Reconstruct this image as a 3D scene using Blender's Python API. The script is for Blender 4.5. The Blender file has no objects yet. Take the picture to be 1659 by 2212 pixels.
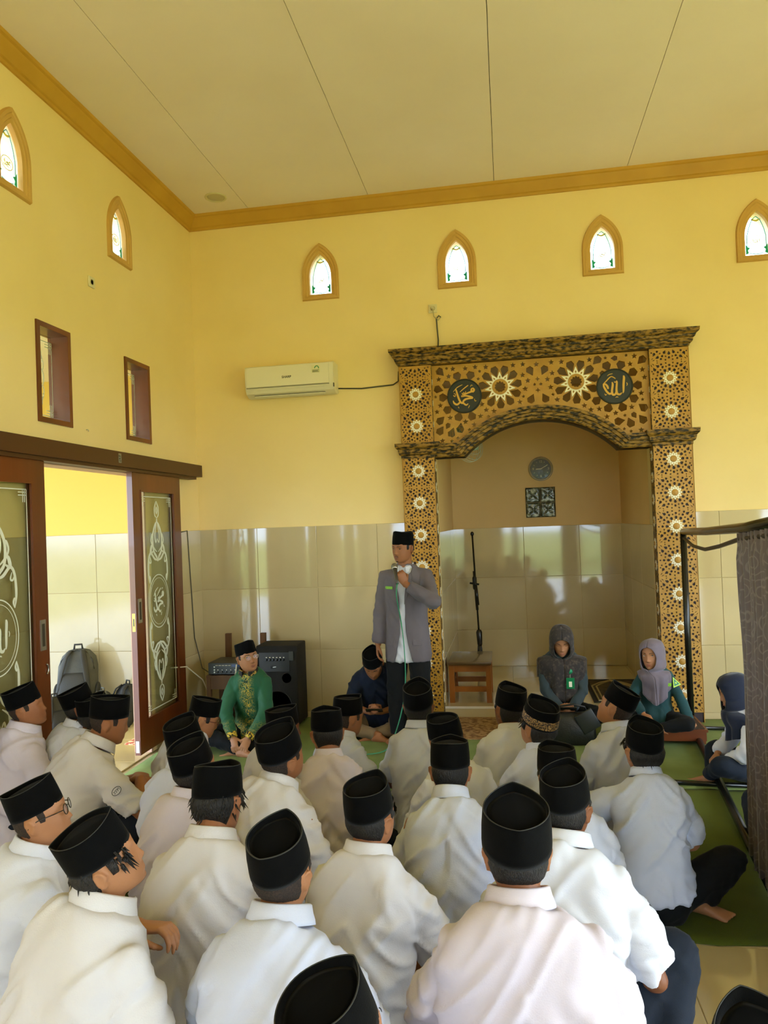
import bpy, bmesh, math, random
import numpy as np
from mathutils import Vector, Matrix, noise, Euler
random.seed(7); np.random.seed(7)
PI = math.pi
sc = bpy.context.scene
COL = sc.collection

# ------------------------------------------------------------------ camera
F, YAW, PITCH, ROLL, HC = 1617.0, .1638, .0151, -.0379, 1.8
_cy, _sy, _cp, _sp, _cr, _sr = math.cos(YAW), math.sin(YAW), math.cos(PITCH), math.sin(PITCH), math.cos(ROLL), math.sin(ROLL)
FW = Vector((-_sy*_cp, _cy*_cp, _sp)); R0 = Vector((_cy, _sy, 0)); U0 = R0.cross(FW)
RT = _cr*R0 + _sr*U0; UP = -_sr*R0 + _cr*U0
CAM = Vector((0, 0, HC))
cam_d = bpy.data.cameras.new('camera'); cam = bpy.data.objects.new('camera', cam_d); COL.objects.link(cam)
cam.matrix_world = Matrix(((RT.x, UP.x, -FW.x, CAM.x), (RT.y, UP.y, -FW.y, CAM.y), (RT.z, UP.z, -FW.z, CAM.z), (0, 0, 0, 1)))
cam_d.sensor_fit = 'VERTICAL'; cam_d.sensor_height = 36.0; cam_d.lens = F*36.0/2212.0
cam_d.clip_start = .05; cam_d.clip_end = 300
sc.camera = cam
def ray(px, py): return FW + RT*((px-829.5)/F) - UP*((py-1106)/F)
def onz(px, py, z): d = ray(px, py); return CAM + d*((z-CAM.z)/d.z)
def ony(px, py, y): d = ray(px, py); return CAM + d*((y-CAM.y)/d.y)
def onx(px, py, x): d = ray(px, py); return CAM + d*((x-CAM.x)/d.x)
def atd(px, py, dep): return CAM + ray(px, py)*dep

# ------------------------------------------------------------------ world, sun, exposure
sc.view_settings.view_transform = 'Standard'; sc.view_settings.look = 'None'
sc.view_settings.gamma = 1.0; sc.view_settings.use_curve_mapping = False
sc.view_settings.exposure = 1.42
sc.cycles.diffuse_bounces = 6; sc.cycles.max_bounces = 12; sc.cycles.transparent_max_bounces = 16
sc.cycles.use_denoising = True
W = bpy.data.worlds.new('sky'); sc.world = W; W.use_nodes = True
_n = W.node_tree.nodes; _l = W.node_tree.links
_bg = _n['Background']; _bg.inputs['Strength'].default_value = 5.0
_tc = _n.new('ShaderNodeTexCoord'); _nz = _n.new('ShaderNodeTexNoise'); _nz.inputs['Scale'].default_value = 1.6; _nz.inputs['Detail'].default_value = 5
_rp = _n.new('ShaderNodeValToRGB'); _rp.color_ramp.elements[0].position = .35; _rp.color_ramp.elements[1].position = .65
_rp.color_ramp.elements[0].color = (.585, .755, 1.0, 1); _rp.color_ramp.elements[1].color = (.725, .855, 1.0, 1)
_l.new(_tc.outputs['Generated'], _nz.inputs['Vector']); _l.new(_nz.outputs['Fac'], _rp.inputs['Fac']); _l.new(_rp.outputs['Color'], _bg.inputs['Color'])
sun_d = bpy.data.lights.new('sun', 'SUN'); sun_d.energy = 2.0; sun_d.angle = math.radians(12); sun_d.color = (1, .97, .93)
sun = bpy.data.objects.new('sun', sun_d); COL.objects.link(sun)
sun.rotation_euler = Vector((-.42, .5, -1.0)).to_track_quat('-Z', 'Y').to_euler()

# ------------------------------------------------------------------ helpers
def lin(c):
    if isinstance(c, str):
        c = c.lstrip('#'); c = [int(c[i:i+2], 16) for i in (0, 2, 4)]
    return tuple(((v/255)/12.92 if v/255 <= .04045 else ((v/255+.055)/1.055)**2.4) for v in c[:3])
_MC = {}
def mat(name, col, rough=.6, col2=None, vscale=4.0, detail=4, mix=(.35, .7), bump=0, bscale=60, metal=0, spec=.5, sheen=0, coat=0, stretch=None, wave=None):
    if name in _MC: return _MC[name]
    m = bpy.data.materials.new(name); m.use_nodes = True; nt = m.node_tree; p = nt.nodes['Principled BSDF']
    c = lin(col) + (1,)
    p.inputs['Base Color'].default_value = c; p.inputs['Roughness'].default_value = rough; p.inputs['Metallic'].default_value = metal
    p.inputs['Specular IOR Level'].default_value = spec
    if sheen: p.inputs['Sheen Weight'].default_value = sheen; p.inputs['Sheen Roughness'].default_value = .4
    if coat: p.inputs['Coat Weight'].default_value = coat; p.inputs['Coat Roughness'].default_value = .03
    if col2 is not None or bump:
        tc = nt.nodes.new('ShaderNodeTexCoord'); src = tc.outputs['Object']
        if stretch:
            mp = nt.nodes.new('ShaderNodeMapping'); mp.inputs['Scale'].default_value = stretch
            nt.links.new(src, mp.inputs['Vector']); src = mp.outputs['Vector']
        if col2 is not None:
            if wave:
                nz = nt.nodes.new('ShaderNodeTexWave'); nz.inputs['Scale'].default_value = vscale; nz.inputs['Distortion'].default_value = wave
                nz.inputs['Detail'].default_value = detail
            else:
                nz = nt.nodes.new('ShaderNodeTexNoise'); nz.inputs['Scale'].default_value = vscale; nz.inputs['Detail'].default_value = detail
            nt.links.new(src, nz.inputs['Vector'])
            rp = nt.nodes.new('ShaderNodeValToRGB'); rp.color_ramp.elements[0].position = mix[0]; rp.color_ramp.elements[1].position = mix[1]
            rp.color_ramp.elements[0].color = c; rp.color_ramp.elements[1].color = lin(col2) + (1,)
            nt.links.new(nz.outputs['Fac'], rp.inputs['Fac']); nt.links.new(rp.outputs['Color'], p.inputs['Base Color'])
        if bump:
            nb = nt.nodes.new('ShaderNodeTexNoise'); nb.inputs['Scale'].default_value = bscale; nb.inputs['Detail'].default_value = 3
            nt.links.new(src, nb.inputs['Vector'])
            b = nt.nodes.new('ShaderNodeBump'); b.inputs['Strength'].default_value = bump; b.inputs['Distance'].default_value = .01
            nt.links.new(nb.outputs['Fac'], b.inputs['Height']); nt.links.new(b.outputs['Normal'], p.inputs['Normal'])
    _MC[name] = m; return m
def glass_mat(name, tint=(.9, .93, .9), refl=.045, rough=.02, haze=0.0, hazecol=(.8, .85, .8)):
    if name in _MC: return _MC[name]
    m = bpy.data.materials.new(name); m.use_nodes = True; nt = m.node_tree; nt.nodes.remove(nt.nodes['Principled BSDF'])
    out = nt.nodes['Material Output']
    tr = nt.nodes.new('ShaderNodeBsdfTransparent'); tr.inputs['Color'].default_value = tint + (1,)
    gl = nt.nodes.new('ShaderNodeBsdfGlossy'); gl.inputs['Roughness'].default_value = rough
    mx = nt.nodes.new('ShaderNodeMixShader'); lw = nt.nodes.new('ShaderNodeLayerWeight'); lw.inputs['Blend'].default_value = .5
    pw = nt.nodes.new('ShaderNodeMath'); pw.operation = 'POWER'; pw.inputs[1].default_value = 5; fr = nt.nodes.new('ShaderNodeMath'); fr.operation = 'MULTIPLY_ADD'; fr.inputs[1].default_value = .9; fr.inputs[2].default_value = refl
    nt.links.new(lw.outputs['Facing'], pw.inputs[0]); nt.links.new(pw.outputs[0], fr.inputs[0]); nt.links.new(fr.outputs[0], mx.inputs['Fac']); nt.links.new(tr.outputs[0], mx.inputs[1]); nt.links.new(gl.outputs[0], mx.inputs[2])
    last = mx
    if haze:
        df = nt.nodes.new('ShaderNodeBsdfTranslucent'); df.inputs['Color'].default_value = hazecol + (1,)
        d2 = nt.nodes.new('ShaderNodeBsdfDiffuse'); d2.inputs['Color'].default_value = hazecol + (1,)
        ms = nt.nodes.new('ShaderNodeMixShader'); ms.inputs['Fac'].default_value = .5
        nt.links.new(df.outputs[0], ms.inputs[1]); nt.links.new(d2.outputs[0], ms.inputs[2])
        m2 = nt.nodes.new('ShaderNodeMixShader'); m2.inputs['Fac'].default_value = haze
        nt.links.new(mx.outputs[0], m2.inputs[1]); nt.links.new(ms.outputs[0], m2.inputs[2]); last = m2
    nt.links.new(last.outputs[0], out.inputs['Surface'])
    _MC[name] = m; return m

class MB:
    """collects simple solids; build() links them as ONE mesh object"""
    def __init__(s): s.v = []; s.f = []
    def add(s, vs, fs, M=None):
        o = len(s.v)
        s.v += [tuple(M @ Vector(p)) if M is not None else tuple(p) for p in vs]
        s.f += [tuple(i+o for i in f) for f in fs]; return s
    def box(s, lo, hi, M=None):
        x0, y0, z0 = lo; x1, y1, z1 = hi
        return s.add([(x0,y0,z0),(x1,y0,z0),(x1,y1,z0),(x0,y1,z0),(x0,y0,z1),(x1,y0,z1),(x1,y1,z1),(x0,y1,z1)],
              [(0,3,2,1),(4,5,6,7),(0,1,5,4),(1,2,6,5),(2,3,7,6),(3,0,4,7)], M)
    def rings(s, rs, M=None, cap=True, closed=False):
        n = len(rs[0]); vs = [p for r in rs for p in r]; fs = []
        m = len(rs)
        for i in range(m if closed else m-1):
            a = i*n; b = ((i+1) % m)*n
            for j in range(n):
                k = (j+1) % n; fs.append((a+j, a+k, b+k, b+j))
        if cap and not closed:
            fs.append(tuple(range(n-1, -1, -1))); fs.append(tuple((m-1)*n+j for j in range(n)))
        return s.add(vs, fs, M)
    def tube(s, pts, rad, n=10, M=None, cap=True, flat=1.0, closed=False):
        pts = [Vector(p) for p in pts]; m = len(pts)
        if not hasattr(rad, '__len__'): rad = [rad]*m
        rs = []; ref = None
        for i, p in enumerate(pts):
            if closed: t = pts[(i+1) % m]-pts[i-1]
            else: t = pts[min(i+1, m-1)] - pts[max(i-1, 0)]
            t = t.normalized() if t.length > 1e-9 else Vector((0, 0, 1))
            if ref is None:
                ref = Vector((0, 0, 1)) if abs(t.z) < .9 else Vector((0, 1, 0))
            a = (ref - t*ref.dot(t)).normalized(); ref = a; b = t.cross(a)
            rs.append([p + a*(rad[i]*math.cos(2*PI*k/n)*flat) + b*(rad[i]*math.sin(2*PI*k/n)) for k in range(n)])
        return s.rings(rs, M, cap, closed)
    def cap(s, a, b, ra, rb, n=10, M=None):
        """tapered capsule"""
        a = Vector(a); b = Vector(b); t = (b-a); L = t.length
        t = t/L if L > 1e-9 else Vector((0, 0, 1))
        ps = [a - t*ra*.95, a - t*ra*.7, a, b, b + t*rb*.7, b + t*rb*.95]; rr = [ra*.25, ra*.71, ra, rb, rb*.71, rb*.25]
        return s.tube(ps, rr, n, M)
    def ell(s, c, r, n=14, m=9, M=None):
        c = Vector(c); rs = []
        for i in range(m+1):
            a = -PI/2 + PI*(i+.0)/m; a = max(min(a, PI/2-.08), -PI/2+.08)
            rs.append([c + Vector((r[0]*math.cos(a)*math.cos(2*PI*k/n), r[1]*math.cos(a)*math.sin(2*PI*k/n), r[2]*math.sin(a))) for k in range(n)])
        return s.rings(rs, M)
    def lathe(s, prof, n=24, M=None, cap=True):
        return s.rings([[(r*math.cos(2*PI*k/n), r*math.sin(2*PI*k/n), z) for k in range(n)] for r, z in prof], M, cap)
    def prism(s, poly, z0, z1, M=None):
        n = len(poly)
        return s.rings([[(x, y, z0) for x, y in poly], [(x, y, z1) for x, y in poly]], M)
    def rbox(s, lo, hi, b=.01, M=None, n=3):
        """box with rounded vertical and horizontal edges"""
        x0, y0, z0 = lo; x1, y1, z1 = hi
        def ring(ins, z):
            out = []
            r = max(b-ins, 0) if False else b
            for cx, cy, a0 in ((x1-r, y1-r, 0), (x0+r, y1-r, PI/2), (x0+r, y0+r, PI), (x1-r, y0+r, 1.5*PI)):
                for k in range(n+1):
                    a = a0 + PI/2*k/n; out.append((cx+(r-ins)*math.cos(a), cy+(r-ins)*math.sin(a), z))
            return out
        rs = []
        for k in range(n+1): a = PI/2*k/n; rs.append(ring(b*(1-math.sin(a))*.999, z0+b*(1-math.cos(a))))
        for k in range(n+1): a = PI/2*(n-k)/n; rs.append(ring(b*(1-math.sin(a))*.999, z1-b*(1-math.cos(a))))
        return s.rings(rs, M)
    def mesh(s, name, mt=None, smooth=False):
        me = bpy.data.meshes.new(name); me.from_pydata(s.v, [], s.f); me.validate()
        bm = bmesh.new(); bm.from_mesh(me); bmesh.ops.recalc_face_normals(bm, faces=bm.faces); bm.to_mesh(me); bm.free()
        if mt: me.materials.append(mt)
        if smooth: me.polygons.foreach_set('use_smooth', [True]*len(me.polygons))
        return me
    def build(s, name, mt, parent=None, smooth=False, loc=None, auto=None):
        me = s.mesh(name, mt, smooth); o = link(name, me, parent)
        if loc is not None: o.location = loc
        if auto is not None:
            me.polygons.foreach_set('use_smooth', [True]*len(me.polygons)); me.set_sharp_from_angle(angle=math.radians(auto))
        return o
def link(name, data, parent=None):
    o = bpy.data.objects.new(name, data); COL.objects.link(o)
    if parent is not None: o.parent = parent
    return o
def empty(name, loc=(0, 0, 0), rz=0, parent=None):
    o = link(name, None, parent); o.location = loc; o.rotation_euler = (0, 0, rz); o.empty_display_size = .1; return o
def tag(o, label=None, cat=None, group=None, kind=None):
    if label: o['label'] = label
    if cat: o['category'] = cat
    if group: o['group'] = group
    if kind: o['kind'] = kind
    return o
def struct(o, label, cat=None):
    return tag(o, label, cat or o.name.split('_')[0].split('.')[0], kind='structure')
def thing(name, label, cat, loc=(0, 0, 0), rz=0, group=None): return tag(empty(name, loc, rz), label, cat, group)
def copy_tree(o, parent=None):
    c = o.copy(); COL.objects.link(c); c.parent = parent
    for ch in list(o.children): copy_tree(ch, c)
    return c
def dupdata(name, o, parent, loc, rot=None):
    c = bpy.data.objects.new(name, o.data); COL.objects.link(c); c.parent = parent; c.location = loc
    if rot: c.rotation_euler = rot
    return c
def plate_mesh(name, loops, thick, mt, bevel=0):
    """flat plate (local XY) with any number of holes: even-odd fill of closed loops, extruded"""
    cu = bpy.data.curves.new(name, 'CURVE'); cu.dimensions = '2D'; cu.fill_mode = 'BOTH'; cu.extrude = thick/2; cu.bevel_depth = bevel; cu.bevel_resolution = 0
    for lp in loops:
        sp = cu.splines.new('POLY'); sp.points.add(len(lp)-1); sp.use_cyclic_u = True
        for p, (x, y) in zip(sp.points, lp): p.co = (x, y, 0, 1)
    o = bpy.data.objects.new(name, cu); COL.objects.link(o)
    dg = bpy.context.evaluated_depsgraph_get()
    me = bpy.data.meshes.new_from_object(o.evaluated_get(dg)); me.name = name
    bpy.data.objects.remove(o); bpy.data.curves.remove(cu)
    me.materials.clear(); me.materials.append(mt); return me
def XZ(y): return Matrix(((1, 0, 0, 0), (0, 0, -1, y), (0, 1, 0, 0), (0, 0, 0, 1)))       # local xy -> world xz, local z -> -y
def YZ(x): return Matrix(((0, 0, 1, x), (1, 0, 0, 0), (0, 1, 0, 0), (0, 0, 0, 1)))        # local xy -> world yz, local z -> +x
def plate(name, loops, thick, mt, M, parent=None, bevel=0):
    me = plate_mesh(name, loops, thick, mt, bevel); me.transform(M); return link(name, me, parent)
def rect(x0, y0, x1, y1): return [(x0, y0), (x1, y0), (x1, y1), (x0, y1)]
def text_mesh(body, size, mt, thick=.001, align='CENTER', bold=False):
    cu = bpy.data.curves.new('lettering', 'FONT'); cu.body = body; cu.size = size; cu.extrude = thick; cu.align_x = align; cu.align_y = 'CENTER'
    if bold: cu.offset = size*.02
    o = bpy.data.objects.new('lettering', cu); COL.objects.link(o)
    me = bpy.data.meshes.new_from_object(o.evaluated_get(bpy.context.evaluated_depsgraph_get()))
    bpy.data.objects.remove(o); bpy.data.curves.remove(cu)
    me.materials.clear(); me.materials.append(mt); return me
def strokes_mesh(strokes, z0, z1):
    """pen strokes: list of [(x,y,w)...] -> MB of ribbon prisms"""
    mb = MB()
    for si, st in enumerate(strokes):
        # catmull resample
        P = [np.array(p, float) for p in st]; Q = []
        for i in range(len(P)-1):
            a = P[max(i-1, 0)]; b = P[i]; c = P[i+1]; d = P[min(i+2, len(P)-1)]
            for t in np.linspace(0, 1, 5)[:-1]:
                Q.append(.5*((2*b)+(-a+c)*t+(2*a-5*b+4*c-d)*t*t+(-a+3*b-3*c+d)*t**3))
        Q.append(P[-1]); rs = []; zt = z1+.00006*(si % 9)
        for i, q in enumerate(Q):
            t = Q[min(i+1, len(Q)-1)][:2]-Q[max(i-1, 0)][:2]; L = np.hypot(*t)+1e-9; n = np.array([-t[1], t[0]])/L*max(q[2], .0004)/2
            rs.append([(q[0]-n[0], q[1]-n[1], z0), (q[0]+n[0], q[1]+n[1], z0), (q[0]+n[0], q[1]+n[1], zt), (q[0]-n[0], q[1]-n[1], zt)])
        mb.rings(rs)
    return mb
# calligraphy traced as pen strokes in a unit circle (x right, y up, width)
ALLAH = [[(.52,.62,.05),(.56,.50,.13),(.52,.10,.13),(.50,-.32,.10),(.46,-.46,.04)],
 [(.40,-.42,.05),(.28,-.52,.11),(.12,-.46,.13),(.09,-.20,.12),(.13,.22,.10),(.11,.34,.04)],
 [(.10,-.30,.10),(.0,-.50,.12),(-.14,-.50,.13),(-.18,-.28,.12),(-.12,.10,.12),(-.16,.26,.05)],
 [(-.16,-.34,.10),(-.30,-.46,.12),(-.46,-.34,.12),(-.60,-.10,.12),(-.66,.10,.10),(-.56,.16,.10),(-.44,.02,.12),(-.40,-.14,.10)],
 [(.06,.46,.05),(-.20,.60,.06),(-.50,.34,.07),(-.70,.14,.05)],
 [(-.02,.30,.035),(.02,.22,.04),(.06,.28,.035),(.10,.21,.04),(.15,.30,.03)],
 [(-.42,.66,.03),(-.30,.74,.04),(-.10,.78,.03)], [(.70,-.02,.03),(.74,.08,.05),(.70,.18,.03)], [(-.62,-.42,.03),(-.56,-.52,.05),(-.50,-.46,.03)], [(.02,-.70,.03),(.10,-.66,.05),(.18,-.70,.03)]]
MUHAMMAD = [[(.52,.48,.08),(.62,.36,.12),(.54,.24,.12),(.44,.34,.10),(.50,.46,.08)],
 [(.50,.26,.12),(.30,.20,.10),(.02,.10,.09),(-.18,-.02,.10),(.10,.00,.10),(.44,-.10,.11),(.52,-.18,.08)],
 [(.52,-.18,.08),(.24,-.18,.11),(.02,-.24,.12),(-.10,-.40,.10),(.08,-.58,.10),(.22,-.50,.05)],
 [(-.06,-.46,.10),(-.24,-.40,.12),(-.38,-.10,.12),(-.50,.36,.10),(-.54,.48,.05)],
 [(-.30,-.40,.10),(-.48,-.52,.12),(-.66,-.42,.11),(-.72,-.26,.05)],
 [(-.28,.26,.03),(.0,.48,.06),(.26,.66,.05)], [(-.70,.30,.02),(-.44,.56,.05),(-.10,.72,.03)],
 [(-.16,.20,.03),(-.10,.12,.05),(-.04,.22,.04),(.04,.14,.05),(.10,.30,.03)],
 [(-.70,.08,.04),(-.60,.0,.05),(-.56,.14,.04),(-.66,.2,.03)], [(.62,-.22,.03),(.66,-.36,.05),(.74,-.34,.03)], [(-.42,-.66,.05),(-.36,-.76,.04)], [(.30,-.62,.05),(.22,-.78,.04)], [(.40,.56,.03),(.46,.66,.04),(.54,.62,.03)]]
# ------------------------------------------------------------------ materials of the place
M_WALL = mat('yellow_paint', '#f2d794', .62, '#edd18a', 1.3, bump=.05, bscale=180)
M_NICHE = mat('dimmed_niche_paint', '#dcb876', .62, '#d6b16d', 1.3)  # wall yellow deepened on the niche walls to put their dimness into the colour
M_CEIL = mat('cream_ceiling_paint', '#efe1d0', .8, '#e9d9c6', .9)
M_OCHRE = mat('ochre_cornice_paint', '#c9982f', .55, '#bd8c28', 3)
M_FRAME = mat('tan_plaster_frame', '#d0a352', .6, '#c79a49', 4)
M_TILE = mat('beige_polished_tile', '#c4b286', .06, '#bba97c', 1.1, spec=.62, coat=.25)
M_GROUT = mat('tile_grout', '#83755b', .8)
M_FTILE = mat('cream_floor_tile', '#cab888', .09, '#c1ae7d', 1.5, spec=.55, coat=.15)
M_WOOD = mat('varnished_teak', '#7a3a12', .32, '#5c2a0c', 3.0, stretch=(1, 1, .12), bump=.05, bscale=40, coat=.25)
M_WOODH = mat('brown_fascia_paint', '#54300f', .45, '#48270b', 2.0, stretch=(1, .15, 1))
M_CARPET = mat('green_carpet', '#7f9152', .95, '#6f8143', 3.5, bump=.6, bscale=420)
M_CARPET2 = mat('olive_carpet', '#59650c', .95, '#495706', 3.0, bump=.6, bscale=420)
M_GLASS = glass_mat('clear_glass', (.86, .88, .82))
M_ETCH = mat('etched_frost', '#dfe0c8', .6)
M_STEEL = mat('brushed_steel', '#b9b6aa', .3, metal=.9)
M_BLACK = mat('black_enamel', '#15150f', .25)
M_WHITEP = mat('white_plastic', '#e9e4cf', .4)
XL, YB, XR, YR, ZC = -2.95, 6.86, 4.6, -4.6, 4.83
ZW = 1.80; NX0, NX1, NY, NZ = -.634, 1.254, 8.73, 3.3     # prayer niche
def lancet(cx, hw, z0, za, n=9, k=.60):
    """pointed window outline; straight to the spring line, then two arcs to the apex"""
    zs = z0 + (za-z0)*k*.72; out = [(cx-hw, z0), (cx+hw, z0)]
    h = za-zs; c = (h*h-hw*hw)/(2*hw); R = hw+c
    for i in range(n+1):
        a = math.asin(h/R)*i/n; out.append((cx-c+R*math.cos(a), zs+R*math.sin(a)))
    for i in range(1, n+1):
        a = math.asin(h/R)*(n-i)/n; out.append((cx+c-R*math.cos(a), zs+R*math.sin(a)))
    return out
BWX = [-1.659, -.372, .921, 2.213, 3.5]
LWY = [5.48, 4.18, 2.88, 1.58, .28]
# back wall (plate with window holes and the niche opening)
holes = [lancet(x, .105, 3.985, 4.37) for x in BWX]
wb = plate('wall_back', [[(XL-.15, 0), (NX0, 0), (NX0, 3.24), (NX1, 3.24), (NX1, 0), (XR+.15, 0), (XR+.15, ZC+.1), (XL-.15, ZC+.1)]] + holes, .16, M_WALL, XZ(YB+.08))
struct(wb, 'yellow painted back wall with beige tile wainscot around the prayer niche', 'wall')
# left wall
DY0, DY1 = 4.36, 5.78
SW = [(4.37, 4.75), (5.50, 5.91)]
lholes = [lancet(y, .105, 3.985, 4.37) for y in LWY] + [rect(a, 2.54, b, 3.20) for a, b in SW] + [rect(1.9, .5, 3.0, 2.3), rect(-1.4, .5, .6, 2.3)]
wl = plate('wall_left', [[(YR-.15, 0), (DY0, 0), (DY0, 2.30), (DY1, 2.30), (DY1, 0), (YB, 0), (YB, ZC+.1), (YR-.15, ZC+.1)]] + lholes, .15, M_WALL, YZ(XL-.075))
struct(wl, 'yellow painted left wall with sliding doors and high windows', 'wall')
# rear and right walls with the openings that light the hall
wr = plate('wall_rear', [[(XL-.15, 0), (-.16, 0), (-.16, 3.1), (1.66, 3.1), (1.66, 0), (2.0, 0), (2.0, 3.1), (4.35, 3.1), (4.35, 0), (XR+.15, 0), (XR+.15, ZC+.1), (XL-.15, ZC+.1)],
     rect(-2.85, .9, -1.8, 2.6)] + [lancet(x, .13, 3.6, 4.3) for x in (-2.0, -.7, .65, 1.9, 3.1)], .15, M_WALL, XZ(YR-.075))
struct(wr, 'yellow rear wall with wide doorways to the field', 'wall')
wq = plate('wall_right', [[(YR, 0), (-1.5, 0), (-1.5, 2.9), (1.2, 2.9), (1.2, 0), (1.7, 0), (1.7, 2.9), (3.9, 2.9), (3.9, 0), (YB, 0), (YB, ZC+.1), (YR, ZC+.1)],
     rect(4.6, .9, 5.5, 2.2)] + [lancet(y, .13, 3.6, 4.3) for y in (-.9, .4, 1.8, 3.2, 4.6, 5.9)], .15, M_WALL, YZ(XR+.075))
struct(wq, 'yellow right wall with doorways', 'wall')
# ceiling of boards with open joints
ce = MB().box((XL-.15, YR-.15, ZC+.03), (XR+.15, YB+.16, ZC+.1)).build('ceiling', mat('ceiling_void', '#5b5138', .9)); struct(ce, 'cream painted board ceiling with fine cracked joints', 'ceiling')
jx = [XL, -2.31, -1.155, -.005, 1.145, 2.295, 3.445, XR]
for i in range(len(jx)-1):
    g = .0022 if 0 < i else 0
    a = jx[i]+g; b = jx[i+1]-.0022; n = 40; ys = np.linspace(YR, YB, n); mb = MB(); vs = []
    w0 = [.0014*noise.noise(Vector((i*7.3, y*3, 0)))+.0016*noise.noise(Vector((i*7.3, y*13, 4))) for y in ys]
    w1 = [.0014*noise.noise(Vector(((i+1)*7.3, y*3, 0)))+.0016*noise.noise(Vector(((i+1)*7.3, y*13, 4))) for y in ys]
    rs = [[(a+w0[k], y, ZC), (b+w1[k], y, ZC), (b+w1[k], y, ZC+.03), (a+w0[k], y, ZC+.03)] for k, y in enumerate(ys)]
    mb.rings(rs).build('ceiling_board', M_CEIL, ce)
# ochre cornice
def profile_run(name, prof, path, mt, parent=None, up=Vector((0, 0, 1)), closed=False, auto=30):
    """sweep a profile [(out, up)] along a path of (point, outward normal)"""
    rs = []
    for p, nrm in path:
        p = Vector(p); nrm = Vector(nrm)
        rs.append([p + nrm*o + up*h for o, h in prof])
    return MB().rings(rs, closed=closed).build(name, mt, parent, auto=auto)
cprof = [(0, -.125), (.016, -.125), (.020, -.105), (.034, -.098), (.052, -.070), (.080, -.045), (.088, -.028), (.104, -.022), (.108, 0), (0, 0)]
tr1 = profile_run('trim_1', cprof, [((XL, YB, ZC), (1, -1, 0)), ((XR, YB, ZC), (0, -1, 0))], M_OCHRE); struct(tr1, 'ochre moulded cornice along the top of the back wall', 'trim')
tr2 = profile_run('trim_2', cprof, [((XL, YR, ZC), (1, 0, 0)), ((XL, YB, ZC), (1, -1, 0))], M_OCHRE); struct(tr2, 'ochre moulded cornice along the top of the left wall', 'trim')
# niche shell
nb = plate('wall_niche', [rect(NX0-.15, 0, NX1+.15, NZ+.1), rect(.205, 1.80, .54, 2.145)], .15, M_NICHE, XZ(NY+.075)); struct(nb, 'back wall of the prayer niche, yellow deepened for its dimness', 'wall')
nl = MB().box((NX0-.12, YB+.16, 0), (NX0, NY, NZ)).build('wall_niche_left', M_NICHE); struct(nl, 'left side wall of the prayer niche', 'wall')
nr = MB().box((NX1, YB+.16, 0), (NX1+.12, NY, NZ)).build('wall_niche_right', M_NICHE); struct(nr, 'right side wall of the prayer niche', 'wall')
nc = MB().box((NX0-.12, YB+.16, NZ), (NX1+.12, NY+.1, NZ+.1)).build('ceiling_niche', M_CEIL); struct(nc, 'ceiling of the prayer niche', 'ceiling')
# ------------------------------------------------------------------ tiles
def tile_mesh(w, h, t=.009, b=.0025):
    k = ('tile', round(w, 3), round(h, 3), t)
    if k in _MC: return _MC[k]
    mb = MB().rings([rr for rr in ([(x, y, z) for x, y in rect(-w/2+i, -h/2+i, w/2-i, h/2-i)] for i, z in ((0, 0), (0, t-b), (b, t)))])
    _MC[k] = mb.mesh('tile', M_TILE); return _MC[k]
def tile_field(parent, o, U, V, N, us, vs, mt=None, t=.009, gap=.0016):
    """tiles between the joint positions us x vs on the plane o + u*U + v*V, proud along N"""
    U, V, N = Vector(U), Vector(V), Vector(N); o = Vector(o)
    R = Matrix((U, V, N)).transposed().to_4x4()
    for i in range(len(us)-1):
        for j in range(len(vs)-1):
            w = us[i+1]-us[i]-gap; h = vs[j+1]-vs[j]-gap
            if w < .01 or h < .01: continue
            me = tile_mesh(w, h, t)
            if mt is not None:
                k = ('tm', round(w, 3), round(h, 3), t, mt.name)
                if k not in _MC: me = me.copy(); me.materials[0] = mt; _MC[k] = me
                me = _MC[k]
            c = bpy.data.objects.new('tile', me); COL.objects.link(c); c.parent = parent
            c.matrix_world = Matrix.Translation(o + U*((us[i]+us[i+1])/2) + V*((vs[j]+vs[j+1])/2) + N*random.uniform(-.0006, 0)) @ R
zr = [0, .06, .64, 1.222, ZW]
def steps(a, b, s, off=0):
    out = [a]; x = a + (off if off else s)
    while x < b-.02: out.append(x); x += s
    return out + [b]
tile_field(wb, (0, YB, 0), (1, 0, 0), (0, 0, 1), (0, -1, 0), steps(XL, -.93, .581), zr)
tile_field(wb, (0, YB, 0), (1, 0, 0), (0, 0, 1), (0, -1, 0), steps(1.575, 3.9, .581, .222), zr)
tile_field(wl, (XL, 0, 0), (0, 1, 0), (0, 0, 1), (1, 0, 0), steps(DY1+.05, YB, .581, .5), zr)
tile_field(wl, (XL, 0, 0), (0, 1, 0), (0, 0, 1), (1, 0, 0), steps(3.02, DY0-.05, .581, .2), zr)
tile_field(nb, (0, NY, 0), (1, 0, 0), (0, 0, 1), (0, -1, 0), steps(NX0, NX1, .62, .80), [.11, .53, 1.13, 1.70])
tile_field(nl, (NX0, 0, 0), (0, -1, 0), (0, 0, 1), (1, 0, 0), [-NY, -8.12, -7.5, -6.88], [.11, .53, 1.13, 1.70])
tile_field(nr, (NX1, 0, 0), (0, 1, 0), (0, 0, 1), (-1, 0, 0), [6.88, 7.5, 8.12, NY], [.11, .53, 1.13, 1.70])
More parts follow.
